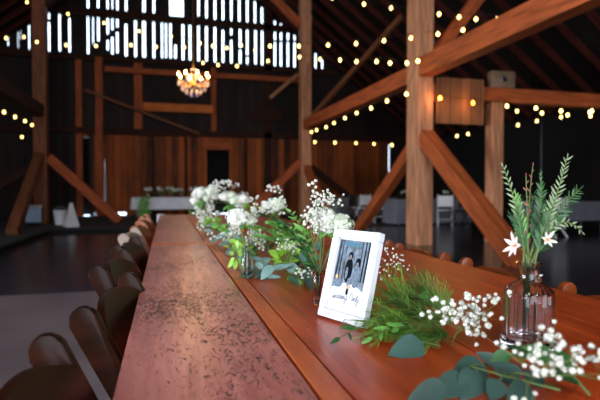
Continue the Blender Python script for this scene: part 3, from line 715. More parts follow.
def sprig(name, loc, end, bow, nleaf, L, W, mleaf, label, cat='foliage', group=None, seed=0, stem='stem', pw=.8, curl=.25, spread=1.0, up=.3, pairs=True, droop=0):
    """one stem with leaves on both sides"""
    g = random.Random(seed+500); loc = Vector(loc); root = empty(name, loc, 0, label, cat, group)
    pts = curve_pts((0, 0, 0), Vector(end), bow, 8); q = MB(); q.tube(pts, .0022, 5, .0009); q.build('stem', M[stem], root)
    q = MB()
    for i in range(nleaf):
        t = .12+.88*i/max(1, nleaf-1); f = t*8; k = min(7, int(f)); p = pts[k].lerp(pts[k+1], f-k); tan = (pts[k+1]-pts[k]).normalized()
        side = tan.cross(Vector((0, 0, 1)));  side = side.normalized() if side.length > .1 else Vector((1, 0, 0))
        sg = 1 if i % 2 else -1
        a = g.uniform(0, .7)*spread; d = tan*g.uniform(.4, .9) + side*sg*g.uniform(.6, 1.1)*spread + Vector((0, 0, g.uniform(-.15, .5)*up*2)) 
        l = L*g.uniform(.75, 1.15)*(1-.35*t)
        if i == nleaf-1: d = tan
        q.leaf(p, d, Vector((g.uniform(-.7, .7), g.uniform(-1.5, .1), .7)), l, W*l/L, g.uniform(.3, 1)*curl, g.uniform(0, .25), 6, pw)
    q.build('leaves', M[mleaf], root); return root
def tuft(name, loc, centre, n, L, mleaf, label, seed=0, w=.0022, spreadz=.45, dirn=(0, 0, 1), fan=1.0, stem='stem', cat='foliage', group=None, branches=8):
    """soft feathery tuft: side branches carrying many needle leaves"""
    g = random.Random(seed+900); root = empty(name, loc, 0, label, cat, group); dirn = Vector(dirn).normalized()
    q = MB(); sm = MB()
    for b in range(branches):
        a = g.uniform(-1, 1)*fan; ax = dirn.orthogonal().normalized(); ax2 = dirn.cross(ax)
        d = (dirn + ax*g.uniform(-1, 1)*fan + ax2*g.uniform(-1, 1)*fan*.8); d.z = max(d.z*spreadz+.10, .03); d.normalize()
        Lb = L*g.uniform(.6, 1.1); pts = [Vector(centre)*0 + d*(Lb*k/6) + Vector((0, 0, -.25*Lb*(k/6)**2+.10*Lb*(k/6))) for k in range(7)]
        for p in pts: p.z = max(p.z, .004)
        sm.tube(pts, .0012, 4, .0006, False)
        for i in range(n//branches):
            t = g.uniform(.0, 1)*6; k = min(5, int(t)); p = pts[k].lerp(pts[k+1], t-k); dd = (pts[k+1]-pts[k]).normalized()+Vector((g.uniform(-1, 1), g.uniform(-1, 1), g.uniform(-.5, .9)))*.7
            e = p+dd.normalized()*L*g.uniform(.16, .3)
            if e.z < .002: dd.z = abs(dd.z)
            q.leaf(p, dd, (0, 0, 1), L*g.uniform(.16, .32), w, .2, 0, 3)
    sm.build('stem', M[stem], root); q.build('needles', M[mleaf], root); return root
def tz(px, py): p = at_z(px, py, TZ); return Vector((p.x, p.y, TZ))
# ---- tall glass vase at the right with fronds
def vase_mesh(name, prof_o, prof_i, m, parent, n=48, rib=0, nrib=0):
    q = MB(); q.lathe(list(prof_o)+list(prof_i), n, (0, 0, 0), rib, nrib); q.recalc = True; return q.build(name, m, parent)
vl = tz(528, 347)
vr = empty('glass_vase', vl, 0, 'ribbed clear glass bottle vase with narrow neck at the right of the table', 'vase')
po = [(.001, 0), (.044, 0), (.049, .006), (.049, .016), (.044, .02, 1), (.045, .03, 1), (.045, .095, 1), (.043, .108, 1), (.034, .118), (.022, .124), (.0185, .130), (.018, .152), (.022, .158), (.0235, .160)]
pi_ = [(.020, .160), (.0155, .150), (.0155, .130), (.031, .114), (.040, .104), (.0415, .09), (.0415, .024), (.001, .020)]
vase_mesh('glass_body', po, pi_, M['glass'], vr, 96, .0011, 24)
def V(px, py, d, l): return at_d(px, py, d) - l
neck = Vector((0, 0, .158))
def frond(tip, bow, mleaf, label, n, L, W, seed, name='leafy_frond', stem='stem', group='fronds in the tall glass vase', up=.8, two=True):
    g = random.Random(seed); root = empty(name, vl+Vector((g.uniform(-.008, .008), g.uniform(-.008, .008), .03)), 0, label, 'foliage', group)
    base = Vector((g.uniform(-.006, .006), g.uniform(-.006, .006), 0)); nk = Vector((g.uniform(-.005, .005), g.uniform(-.005, .005), .125)) ; tp = tip-root.location+vl
    pts = [base, nk*.5, nk] + [nk.lerp(tp, k/8)+Vector(bow)*(4*(k/8)*(1-k/8)) for k in range(1, 9)]
    q = MB(); q.tube(pts, .0016, 5, .0007); q.build('stem', M[stem], root)
    q = MB(); q.use(M[mleaf]); up_pts = pts[3:]
    for i in range(n):
        t = .12+.88*i/(n-1); f = t*(len(up_pts)-1); k = min(len(up_pts)-2, int(f)); p = up_pts[k].lerp(up_pts[k+1], f-k); tan = (up_pts[k+1]-up_pts[k]).normalized()
        side = tan.cross(FW).normalized(); sg = 1 if i % 2 else -1
        d = tan*up*1.3 + side*sg*g.uniform(.7, 1.0) + FW*g.uniform(-.5, .5)
        l = L*g.uniform(.8, 1.1)*(1.1-.6*t)
        q.leaf(p, d if i < n-1 else tan, FW*-1+rv(.4), l, W*l/L, g.uniform(-.1, .25), .15, 5, .8)
    q.build('leaves', None, root); return root
frond(V(503, 167, .93, vl), (.01, 0, 0), 'silver', 'silvery frond leaning left in the tall vase, tip highest on its left side', 26, .022, .0055, 1)
frond(V(567, 158, .95, vl), (.006, 0, 0), 'silver', 'silvery frond leaning right in the tall vase with long paired leaflets', 36, .026, .0055, 2)
frond(V(526, 176, .98, vl), (0, 0, 0), 'russet', 'russet tipped bud stem upright in the middle of the tall vase', 10, .014, .005, 3)
frond(V(541, 186, .97, vl), (.01, 0, .01), 'deep', 'dark green upright frond in the middle of the tall vase', 30, .03, .007, 4)
frond(V(516, 196, .95, vl), (0, 0, 0), 'fern', 'mid green frond on the left side of the tall vase below the silvery tip', 30, .026, .007, 5)
frond(V(554, 200, 1.0, vl), (.005, 0, .01), 'deep', 'dark green frond on the right side of the tall vase', 28, .03, .008, 6)
frond(V(582, 232, .95, vl), (0, 0, .045), 'silver', 'thin arching sprig drooping out to the right of the tall vase', 16, .02, .005, 7)
frond(V(579, 190, 1.02, vl), (0, 0, .01), 'deep', 'dim feathery frond spreading far right from the tall vase', 36, .036, .006, 8)
frond(V(533, 165, .99, vl), (-.004, 0, 0), 'russet', 'russet curved stem between the two silvery fronds', 12, .016, .004, 9)
for i, (x, y, d, n, L) in enumerate([(520, 206, .93, 26, .03), (534, 196, .99, 30, .032), (548, 212, .93, 26, .03), (560, 218, 1.0, 24, .032), (511, 216, 1.0, 22, .028), (541, 172, 1.0, 26, .02)]):
    frond(V(x, y, d, vl), (.004*(i-2), 0, .004), 'deep', 'dark green blades filling the mouth of the tall vase', n, L, .0045, 20+i, up=1.3, group='dark blades in the tall glass vase')
def star(loc3, L, label, n=7, seed=0, face=(0, 0, 0), mt='petal_pink'):
    g = random.Random(seed); root = empty('star_flower', loc3, 0, label, 'flower')
    f = (-FW + Vector(face)).normalized(); a = f.orthogonal().normalized(); b = f.cross(a)
    q = MB()
    for k in range(n):
        t = 2*PI*k/n+g.uniform(-.2, .2); d = a*math.cos(t)+b*math.sin(t)+f*.75; q.leaf(f*.002, d, f, L*g.uniform(.8, 1.1), L*.30, .1, .2, 6, .9)
    q.build('petals', M[mt], root)
    q = MB(); q.ball(f*.004, .003, 1)
    for k in range(5): q.tube([(0, 0, 0), f*.014+rv(.004)], .0006, 3)
    q.build('centre', M['peach'], root)
    q = MB(); q.tube([(0, 0, 0), (vl+Vector((0, 0, .16))-Vector(loc3))*.6-f*.02, vl+Vector((0, 0, .165))-Vector(loc3)], .0012, 4); q.build('stem', M['stem'], root)
star(at_d(517, 246, .90), .027, 'large blush white star flower hanging left at the neck of the tall vase', 7, 3, (-2.2, .6, .5))
star(at_d(546, 240, .93), .021, 'small white star flower right above the neck of the tall vase', 6, 4, (.1, 0, .2), 'petal')
sp = star(at_d(533, 276, .955), .016, 'pale floret on the stems in the neck of the tall vase', 5, 5, mt='petal')

# ---- bouquets in glass bottles
def bottle(px, py, h, r, m, label, neckr=None, name='glass_bottle'):
    l = tz(px, py); nr = neckr or r*.55; root = empty(name, l, 0, label, 'vase')
    vase_mesh('glass_body', [(.001, 0), (r*.92, 0), (r, .006), (r, h*.62), (nr*1.05, h*.78), (nr, h*.84), (nr, h*.96), (nr*1.2, h)],
              [(nr*.95, h), (nr*.8, h*.95), (nr*.8, h*.84), (r*.86, h*.62), (r*.86, .01), (.001, .008)], m, root, 28); return root, l
def bouquet(px, py, d, r, label, base, m='petal', nb=None, greens=6, seed=0, extra=None, petal_n=110):
    """white bloom(s) with short stems reaching down into the vase, collar of leaves"""
    g = random.Random(seed+33); c = at_d(px, py, d); root = empty('white_bouquet', base+Vector((0, 0, .02)), 0, label, 'flowers'); o = root.location
    for i, (dx, dy, dz, rr) in enumerate(nb or [(0, 0, 0, 1)]):
        cc = c-o+RT*dx*r+FW*dy*r+Vector((0, 0, dz*r)); q = MB(); bloom_mesh(q, cc, r*rr, petal_n, None); q.build('bloom', M[m if i % 2 == 0 else ('petal_green' if m == 'petal' else 'petal')], root)
        q = MB(); q.tube([(0, 0, 0), Vector((0, 0, .05)), cc*.6+Vector((0, 0, .02)), cc], .0024, 5); q.build('stem', M['stem'], root)
    q = MB()
    for i in range(greens):
        a = g.uniform(0, 2*PI); dd = Vector((math.cos(a), math.sin(a), g.uniform(-.2, .5))); q.leaf(c-o-Vector((0, 0, r*.55)), dd, (0, 0, 1), r*g.uniform(1.0, 1.6), r*.45, .3, .2, 6, .8)
    if greens: q.build('leaves', M['fern'], root)
    return root
# behind the frame
_, l1 = bottle(319, 304, .088, .0195, M['glass_pink'], 'small rosy glass jar half hidden behind the left side of the picture frame', .017, 'glass_jar')
bouquet(328, 222, 1.30, .046, 'large full white hydrangea bouquet rising behind the picture frame', l1, nb=[(-.30, .1, .22, .80), (.62, .1, -.22, .86), (-.1, .2, -.35, .7)], greens=9, seed=1, petal_n=170)
# second vase
_, l2 = bottle(247, 277, .095, .021, M['glass_aqua'], 'pale aqua glass bottle in the middle of the garland under a round white bloom', .014)
bouquet(242, 218, 1.68, .050, 'round white bloom over the pale aqua glass bottle', l2, nb=[(-.22, 0, .0, .92), (.55, .2, -.2, .45)], greens=7, seed=2, petal_n=150)
_, l3 = bottle(280, 246, .12, .024, M['glass'], 'clear glass bottle behind the fern under a small white bouquet')
bouquet(272, 205, 2.55, .062, 'small white bouquet above the fern between the middle post and the round bloom', l3, nb=[(-.45, 0, -.05, .5), (.55, .1, .0, .66), (.05, .1, .2, .45), (.25, 0, -.35, .4)], greens=8, seed=3)
_, l4 = bottle(232, 230, .14, .03, M['glass'], 'clear glass bottle under the right bouquet of the far white cluster')
bouquet(233, 199, 3.5, .088, 'right white bouquet of the far cluster on the table', l4, nb=[(-.6, 0, .18, .58), (.1, .1, -.1, .62), (.75, .2, .0, .62), (-.1, -.1, .3, .4), (.45, 0, -.5, .42)], greens=8, seed=4)
_, l5 = bottle(208, 228, .14, .03, M['glass'], 'clear glass bottle under the left bouquet of the far white cluster')
bouquet(207, 194, 3.8, .095, 'left white bouquet of the far cluster on the table', l5, nb=[(-.4, 0, .1, .62), (.35, .1, .15, .6), (-.95, 0, -.55, .45), (0, -.1, -.35, .4), (.7, 0, -.2, .45)], greens=8, seed=5)
_, l6 = bottle(203, 220, .14, .032, M['glass'], 'farthest clear glass bottle on the table behind the white cluster')
bouquet(204, 194, 4.7, .09, 'farthest white bouquet behind the left of the far cluster', l6, nb=[(-.5, 0, 0, .8), (.6, 0, .1, .8)], greens=6, seed=6)
# loose blooms and filler low on the table
def bloom(px, py, d, r, m, label, seed=0, name='loose_bloom'):
    c = at_d(px, py, d); base = Vector((c.x, c.y, TZ)); root = empty(name, base, 0, label, 'flower'); q = MB(); bloom_mesh(q, (0, 0, c.z-base.z), r, 60); q.build('petals', M[m], root)
    q = MB(); q.tube([(0, 0, .002), (.003, 0, max(.004, c.z-base.z-r*.5))], .0018, 5); q.build('stem', M['stem'], root)
bloom(242, 230, 1.75, .011, 'peach', 'tiny peach bud under the round white bloom')
bloom(232, 199, 1.9, .001, 'petal', 'x') if False else None
# small white filler
breath(tz(255, 262), (V(256, 243, 1.86, tz(255, 262))), (.05, .05, .04), 60, .0075, 'cloud of tiny white flowers right of the aqua glass bottle', seed=1)
breath(tz(240, 258), (V(228, 232, 2.3, tz(240, 258))), (.07, .06, .05), 70, .009, 'drift of tiny white flowers left of the round white bloom', seed=2)
breath(tz(212, 240), (V(209, 214, 3.0, tz(212, 240))), (.09, .09, .09), 80, .011, 'loose tiny white flowers in front of the far cluster', seed=3)
breath(l5, V(222, 187, 3.4, l5), (.10, .06, .05), 60, .011, 'haze of tiny white flowers standing over the far white cluster', seed=4, zmin=.1)
breath(l3, V(275, 205, 2.3, l3), (.09, .05, .05), 60, .009, 'tiny white flowers around the small bouquet above the fern', seed=5, zmin=.1)
breath(l1, V(314, 216, 1.24, l1), (.042, .04, .065), 80, .0062, 'tiny white flowers on the left of the large hydrangea bouquet', seed=6, zmin=.08)
breath(l1, V(323, 200, 1.30, l1), (.05, .04, .03), 50, .0062, 'tiny white flowers on top of the large hydrangea bouquet', seed=16, zmin=.08)
breath(tz(300, 288), V(287, 250, 1.6, tz(300, 288)), (.075, .05, .03), 45, .0055, 'thin sprinkle of tiny white flowers over the bright green leaves', seed=7)
breath(tz(303, 290), V(303, 276, 1.36, tz(303, 290)), (.03, .03, .02), 22, .006, 'few tiny white flowers beside the rosy glass jar', seed=8)
breath(tz(405, 300), V(387, 262, 1.22, tz(405, 300)), (.045, .05, .05), 60, .0042, 'pale dry sprig of tiny flowers right of the picture frame', seed=9, stemm='stem_brown')
breath(tz(452, 346), V(466, 322, .90, tz(452, 346)), (.060, .05, .042), 98, .0076, 'bright cluster of small white flowers left of the tall glass vase', seed=10)
breath(tz(500, 380), V(562, 376, .63, tz(500, 380)), (.080, .04, .044), 90, .0062, 'blurred spray of small white flowers at the bottom right corner', seed=11)
breath(tz(250, 258), V(256, 217, 1.72, tz(250, 258)), (.026, .03, .036), 60, .0065, 'tiny white flowers at the right side of the round white bloom', seed=12, zmin=.06)

# eucalyptus and other greens along the runner
def SP(name, p, e, bow, n, L, W, m, label, group='eucalyptus sprigs along the garland', **k):
    a, b = tz(*p), tz(*e); a.z += .004; v = b-a; v.z = k.pop('rise', .01); return sprig(name, a, v, bow, n, L, W, m, label, 'foliage', group, **k)
def dg(y): return 150/(y-188.3)
def leafset(name, label, stem_pts, leaves, mleaf, group='eucalyptus sprigs along the garland', pw=.72, seed=0, stem='stem', wscale=1.0):
    """a sprig whose larger leaves are laid out one by one: base and tip as seen from the front, width in metres, table row each end stands over"""
    g = random.Random(seed+700)
    def P_(x, y, gy):
        p = at_d(x, y, dg(gy)); p.z = max(p.z, TZ+.004); return p
    o = tz(stem_pts[0][0], stem_pts[0][2]); root = empty(name, o, 0, label, 'foliage', group)
    q = MB(); q.tube([P_(*p)-o for p in stem_pts], .002, 5, .001)
    lf = MB()
    for bx, by, tx, ty, w, gb, gt in leaves:
        a, b = P_(bx, by, gb)-o, P_(tx, ty, gt)-o; near = min((P_(*p)-o for p in stem_pts), key=lambda v: (v-a).length)
        q.tube([near, near.lerp(a, .5)+Vector((0, 0, .003)), a], .0008, 4)
        up = -FW*g.uniform(.5, 1.1) + Vector((g.uniform(-.5, .3), 0, g.uniform(.6, 1)))
        lf.leaf(a, b-a, up, (b-a).length, w*wscale, g.uniform(-.05, .12), g.uniform(.05, .2), 8, pw)
    q.build('stem', M[stem], root); lf.build('leaves', M[mleaf], root); return root
leafset('eucalyptus_sprig', 'grey green eucalyptus sprig with broad leaves between the aqua bottle and the rosy jar', [(312, 274, 284), (290, 264, 276), (262, 262, 274)],
    [(272, 265, 261, 281, .036, 279, 281), (271, 268, 293, 266, .032, 276, 278), (286, 264, 303, 276, .036, 276, 281), (264, 262, 251, 257, .026, 272, 272), (266, 276, 281, 277, .018, 280, 281), (296, 258, 312, 256, .03, 272, 276), (268, 257, 262, 266, .03, 272, 275), (300, 266, 290, 258, .028, 272, 272), (256, 262, 264, 270, .022, 272, 277)], 'euca', seed=1)
leafset('eucalyptus_sprig', 'dark eucalyptus leaves around the foot of the rosy glass jar', [(318, 284, 296), (308, 272, 286), (300, 258, 280)],
    [(307, 268, 310, 288, .034, 286, 292), (306, 256, 320, 258, .036, 284, 286), (306, 262, 303, 246, .036, 282, 280), (300, 272, 305, 284, .026, 284, 289), (288, 276, 300, 284, .020, 284, 288), (316, 264, 322, 278, .03, 288, 290), (312, 250, 322, 242, .03, 282, 282)], 'euca_dark', seed=2)
leafset('eucalyptus_sprig', 'small dark green sprig reaching furthest left over the plank seam', [(270, 268, 276), (250, 273, 277), (234, 279, 280)],
    [(250, 273, 235, 279.5, .013, 277, 280), (256, 271, 243, 277, .014, 277, 279), (258, 270, 248, 267, .013, 274, 274), (252, 274, 246, 281, .014, 278, 281), (262, 270, 255, 279, .015, 277, 280), (246, 273, 240, 272, .01, 276, 276), (266, 266, 254, 264, .016, 273, 273), (262, 272, 268, 281, .016, 278, 281)], 'euca_dark', seed=3, pw=.85)
leafset('eucalyptus_sprig', 'single round grey leaf and stem in front of the feathery tuft', [(440, 346, 352), (424, 342, 352)], [(423, 343, 388, 358, .048, 352, 358)], 'euca_dark', seed=4, pw=.60)
leafset('eucalyptus_sprig', 'large dark eucalyptus leaves at the bottom edge below the white flower cluster', [(560, 390, 400), (505, 376, 394), (470, 366, 386)],
    [(486, 366, 450, 378, .046, 384, 390), (478, 372, 462, 402, .042, 392, 402), (466, 376, 432, 398, .040, 394, 402), (446, 386, 408, 400, .034, 398, 404), (520, 380, 492, 362, .034, 390, 382), (530, 386, 508, 404, .036, 398, 406), (500, 364, 476, 352, .022, 376, 372), (545, 384, 520, 372, .03, 392, 388), (500, 380, 490, 404, .03, 398, 404)], 'euca_shadow', seed=5, pw=.66)
leafset('eucalyptus_sprig', 'grey green eucalyptus leaves left of the aqua glass bottle', [(256, 254, 266), (238, 246, 258), (222, 236, 246)],
    [(236, 248, 226, 254, .036, 256, 258), (230, 242, 219, 246, .036, 250, 252), (244, 250, 238, 262, .032, 262, 266), (226, 236, 214, 238, .042, 246, 246), (240, 240, 230, 232, .04, 248, 246), (212, 232, 202, 228, .045, 240, 238), (220, 238, 210, 244, .04, 246, 248)], 'euca', seed=6)
leafset('leafy_sprig', 'bright green leaf cluster standing in the middle of the garland', [(292, 270, 274), (288, 262, 274), (283, 250, 272)],
    [(285+dx*.35, 258+dy*.35, 285+dx*1.05, 256+dy*1.15, .024+.004*(k % 3), 273, 272+k % 4) for k, (dx, dy) in enumerate([(-14, 2), (-9, -8), (-2, -12), (5, -10), (11, -6), (16, 0), (12, 6), (4, 8), (-4, 8), (-11, 8), (-6, 1), (2, -4), (8, 3), (-16, -5), (0, 9), (17, -9), (-12, -3), (9, -12), (-5, -7), (14, 4)])], 'lime', 'leafy sprigs', pw=.85, seed=7)
leafset('leafy_sprig', 'bright green leaves low between the aqua bottle and the broad eucalyptus leaves', [(300, 276, 286), (294, 272, 284), (286, 274, 284)],
    [(296+dx*.3, 276+dy*.3, 296+dx, 276+dy, .018, 284, 286) for dx, dy in [(-9, 4), (-4, 9), (5, 8), (10, 3), (-10, -3), (9, -5), (0, -8)]], 'fern', 'leafy sprigs', pw=.85, seed=8)
leafset('leafy_sprig', 'yellow green leaves standing left of the aqua glass bottle', [(244, 272, 276), (238, 262, 274), (234, 248, 272)],
    [(236+dx*.3, 256+dy*.3, 236+dx, 256+dy, .017, 273, 273) for dx, dy in [(-6, 6), (-7, -4), (-4, -12), (1, -16), (5, -10), (7, -3), (4, 8), (-1, 14), (-8, 12)]], 'lime', 'leafy sprigs', pw=.9, seed=9)
SP('eucalyptus_sprig', (330, 262), (300, 266), (0, 0, .06), 7, .055, .038, 'euca_dark', 'dark eucalyptus sprig tucked behind the rosy glass jar', seed=4, spread=.9)
SP('eucalyptus_sprig', (262, 252), (222, 246), (0, 0, .04), 9, .05, .034, 'euca', 'eucalyptus sprig left of the aqua glass bottle', seed=5)
SP('eucalyptus_sprig', (240, 238), (200, 231), (0, 0, .05), 10, .06, .04, 'euca', 'eucalyptus sprig under the far white cluster', seed=6)
SP('eucalyptus_sprig', (590, 398), (500, 372), (0, 0, .03), 8, .05, .035, 'deep', 'dark leaves in the bottom right corner behind the blurred white spray', seed=10, spread=.9, rise=.02)
SP('ruscus_sprig', (400, 322), (340, 345), (0, 0, .012), 8, .05, .016, 'deep', 'pointed green leaves lying in front of the picture frame', 'leafy sprigs', seed=11, spread=.5)
SP('ruscus_sprig', (420, 332), (372, 345), (0, 0, .012), 6, .046, .016, 'fern', 'mid green pointed leaves in front of the right foot of the picture frame', 'leafy sprigs', seed=12, spread=.5)
SP('ruscus_sprig', (308, 276), (286, 256), (0, 0, .075), 20, .034, .016, 'lime', 'bright green leafy sprig standing over the eucalyptus leaves', 'leafy sprigs', seed=14, spread=1.0, up=.9)
SP('ruscus_sprig', (318, 290), (298, 276), (0, 0, .02), 10, .034, .018, 'fern', 'mid green leaves beside the foot of the rosy glass jar', 'leafy sprigs', seed=15, spread=.9)
SP('ruscus_sprig', (450, 320), (392, 304), (0, 0, .035), 10, .040, .016, 'fern', 'green oval leaves over the feathery tuft', 'leafy sprigs', seed=16, spread=.8)
SP('ruscus_sprig', (250, 262), (228, 252), (0, 0, .06), 16, .05, .014, 'lime', 'yellow green upright leaves left of the aqua glass bottle', 'leafy sprigs', seed=17, up=.9)
SP('ruscus_sprig', (225, 240), (205, 228), (0, 0, .08), 18, .07, .03, 'lime', 'bright green leaves low in the far white cluster', 'leafy sprigs', seed=18, up=.7)
SP('ruscus_sprig', (206, 222), (192, 216), (0, 0, .16), 18, .10, .04, 'fern', 'green leaves at the left foot of the far white cluster', 'leafy sprigs', seed=19, up=.7)
SP('ruscus_sprig', (255, 232), (238, 222), (0, 0, .16), 18, .09, .03, 'lime', 'green leaves at the right foot of the far white cluster', 'leafy sprigs', seed=20, up=.7)
# fern fronds behind the bright green leaves
for i, (b, tip, d, n, L) in enumerate([((300, 262), (258, 236), 1.75, 34, .05), ((305, 258), (272, 222), 1.9, 36, .055), ((310, 256), (296, 228), 1.85, 30, .05), ((318, 256), (262, 214), 1.7, 26, .045), ((300, 254), (252, 226), 2.1, 30, .055)]):
    a = tz(*b); e = at_d(tip[0], tip[1], d)-a
    sprig('fern_frond', a, e, (0, 0, .03), n*2, L*.9, .017, ['fern', 'fern', 'lime', 'deep', 'fern'][i], ['broad fern frond left behind the bright green leaves', 'tall fern frond pointing up toward the small bouquet', 'yellow green fern frond near the large bouquet', 'dark fern frond reaching left from the large bouquet', 'far fern frond behind the aqua glass bottle'][i], 'foliage', 'fern fronds in the garland', seed=30+i, pw=.9, up=.05, spread=.9)
frl = [((300, 262), (300, 232), 1.35), ]
a = l1; 
for i, (tip, d) in enumerate([((281, 222), 1.35), ((290, 212), 1.38), ((296, 240), 1.3)]):
    sprig('leafy_branch', l1+Vector((0, 0, .06)), at_d(tip[0], tip[1], d)-l1-Vector((0, 0, .06)), (0, 0, .03), 18, .04, .012, ['deep', 'fern', 'deep'][i], ['dark pointed leaves reaching left from the large hydrangea bouquet', 'green pointed leaves up left of the large hydrangea bouquet', 'dark leaves low left of the large hydrangea bouquet'][i], 'foliage', 'leafy branches of the large bouquet', seed=50+i, up=.3)
for i, (p, e, r_, m) in enumerate([((232, 244), (214, 240), .08, 'fern'), ((246, 252), (230, 244), .06, 'fern'), ((262, 250), (248, 240), .09, 'lime'), ((272, 256), (256, 246), .06, 'deep'), ((284, 250), (268, 240), .10, 'fern'),
        ((294, 262), (280, 250), .07, 'lime'), ((300, 270), (284, 262), .05, 'lime'), ((310, 268), (296, 256), .08, 'fern'), ((222, 236), (206, 232), .08, 'deep'), ((214, 230), (200, 224), .10, 'fern'), ((312, 280), (298, 272), .04, 'deep'), ((258, 262), (246, 256), .03, 'deep')]):
    SP('leafy_sprig', p, e, (0, 0, .02), 22, .045, .017, m, '%s %s' % ({'fern': 'mid green', 'lime': 'bright green', 'deep': 'dark green'}[m], ['leaves left of the round bloom near the table seam', 'leaves just left of the aqua glass bottle', 'leaves directly behind the aqua glass bottle', 'leaves right of the foot of the aqua glass bottle', 'leaves under the small bouquet above the fern', 'leaves standing in the middle of the garland', 'leaves above the broad eucalyptus leaves', 'leaves between the berries and the large bouquet', 'leaves low in front of the far white cluster', 'leaves at the left foot of the far cluster', 'leaves left of the rosy glass jar', 'leaves at the left rim of the garland before the aqua bottle'][i]), 'leafy filler sprigs', seed=60+i, up=.8, rise=r_, spread=1.0)
tuft('feathery_tuft', tz(392, 334)+Vector((0, 0, .004)), (0, 0, 0), 200, .12, 'lime', 'fine grass wisps crossing the lower right of the picture frame', 21, .0013, .8, (-1, -.5, .45), .5, group='feathery green tufts of the garland', branches=12)
# feathery tufts in front and right of the frame
T_ = [((448, 338), 460, .12, 'fern', 'feathery green tuft between the round grey leaf and the white flower cluster', (-1, .0, .28), 7), ((432, 300), 380, .12, 'fern', 'feathery green tuft behind the right edge of the frame', (-1, .6, .5), 8), ((428, 318), 620, .15, 'fern', 'feathery green tuft right of the picture frame', (-1, .3, .3), 1), ((440, 308), 520, .13, 'deep', 'dark feathery tuft behind the round white flower cluster', (-.7, .8, .5), 2),
      ((412, 332), 520, .12, 'lime', 'yellow green feathery tuft at the right foot of the picture frame', (-1, -.15, .2), 3), ((450, 328), 420, .13, 'fern', 'feathery green tuft reaching toward the tall vase', (-.2, 1, .45), 4), ((408, 312), 420, .12, 'lime', 'bright feathery tuft leaning against the right edge of the picture frame', (-.6, .4, 1.0), 5)]
for i, (p, n, L, m, lab, dr, sd) in enumerate(T_):
    tuft('feathery_tuft', tz(*p)+Vector((0, 0, .004)), (0, 0, 0), int(n*1.35), L, m, lab, sd, .0014, .8, dr, .75, group='feathery green tufts of the garland', branches=20)
tuft('dry_tendrils', tz(350, 318)+Vector((0, 0, .003)), (0, 0, 0), 24, .13, 'stem', 'thin dry tendrils curling in front of the picture frame', 9, .001, .3, (-.3, -1, .2), .5, branches=5)
# berries between jar and fern
g = random.Random(5); root = empty('berry_sprig', tz(309, 268), 0, 'dusty red brown berries between the fern and the rosy glass jar', 'berries')
q = MB(); 
for k in range(9):
    p = V(g.uniform(300, 316), g.uniform(236, 256), 1.48, root.location); q.tube([(0, 0, 0), p*.6+Vector((0, 0, .01)), p], .0007, 3)
    b = MB(); b.ball((0, 0, 0), .005, 1); b.build('berry', M['berry'], root, loc=p)
q.build('stem', M['stem_brown'], root)
pts = [tz(392, 300), tz(425, 318), tz(455, 332), tz(500, 352)]; o = pts[0].copy()
q = MB(); q.tube([p-o+Vector((0, 0, z)) for p, z in zip(pts, (.012, .035, .03, .01))], .0016, 5, .001); tag(q.build('woody_twig', M['stem_brown'], loc=o), 'thin brown twig lying across the feathery tuft toward the tall vase', 'twig')
# ------------------------------------------------------------------ background furniture
def banquet_table(x0, x1, y0, y1, label, drop, label_c, grp=None):
    root = empty('banquet_table', ((x0+x1)/2, (y0+y1)/2, 0), 0, label, 'table'); W, D = x1-x0, y1-y0
    q = MB(); q.box((0, 0, .735), (W, D, .03), bevel=.005); q.build('tabletop', M['timber_dark'], root, smooth=False)
    for sx in (-1, 1):
        for sy in (-1, 1):
            q = MB(); q.tube([(sx*(W/2-.12), sy*(D/2-.1), .0 if y0 > 12.7 else .012), (sx*(W/2-.12), sy*(D/2-.1), .72)], .018, 8); q.build('leg', M['steel'], root)
    q = MB(); zt = .7535; N_ = 60; ring = []
    per = []
    for k in range(N_):
        t = k/N_*4; s, f = int(t), t-int(t)
        c = [(-1, -1), (1, -1), (1, 1), (-1, 1)][s]; e = [(1, -1), (1, 1), (-1, 1), (-1, -1)][s]
        per.append((c[0]+(e[0]-c[0])*f, c[1]+(e[1]-c[1])*f))
    ro = [q.bm.verts.new((x*(W/2+.006), y*(D/2+.006), zt)) for x, y in per]
    rm = [q.bm.verts.new((x*(W/2+.02+.008*(k % 2)), y*(D/2+.02+.008*(k % 2)), zt-.04)) for k, (x, y) in enumerate(per)]
    rb = [q.bm.verts.new((x*(W/2+.03+.04*(k % 2)), y*(D/2+.03+.04*(k % 2)), zt-drop)) for k, (x, y) in enumerate(per)]
    q.face(ro)
    for A, B in ((ro, rm), (rm, rb)):
        for k in range(N_): q.face([A[k], A[(k+1) % N_], B[(k+1) % N_], B[k]])
    o = q.build('tablecloth', M['cloth'] if x0 < 0 else M['cloth_dimmed'], loc=root.location, smooth=True); tag(o, label_c, 'tablecloth', grp); return root
banquet_table(-1.1, 1.55, 17.6, 18.4, 'long banquet table before the orange plank wall', .40, 'white cloth on the long banquet table before the orange plank wall')
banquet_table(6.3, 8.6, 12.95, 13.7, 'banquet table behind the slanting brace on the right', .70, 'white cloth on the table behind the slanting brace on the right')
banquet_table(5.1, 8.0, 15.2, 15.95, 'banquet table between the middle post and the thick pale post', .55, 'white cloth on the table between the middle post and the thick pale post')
banquet_table(8.3, 10.2, 9.6, 10.4, 'banquet table at far right behind the tall vase', .45, 'white cloth on the far right table behind the tall vase')
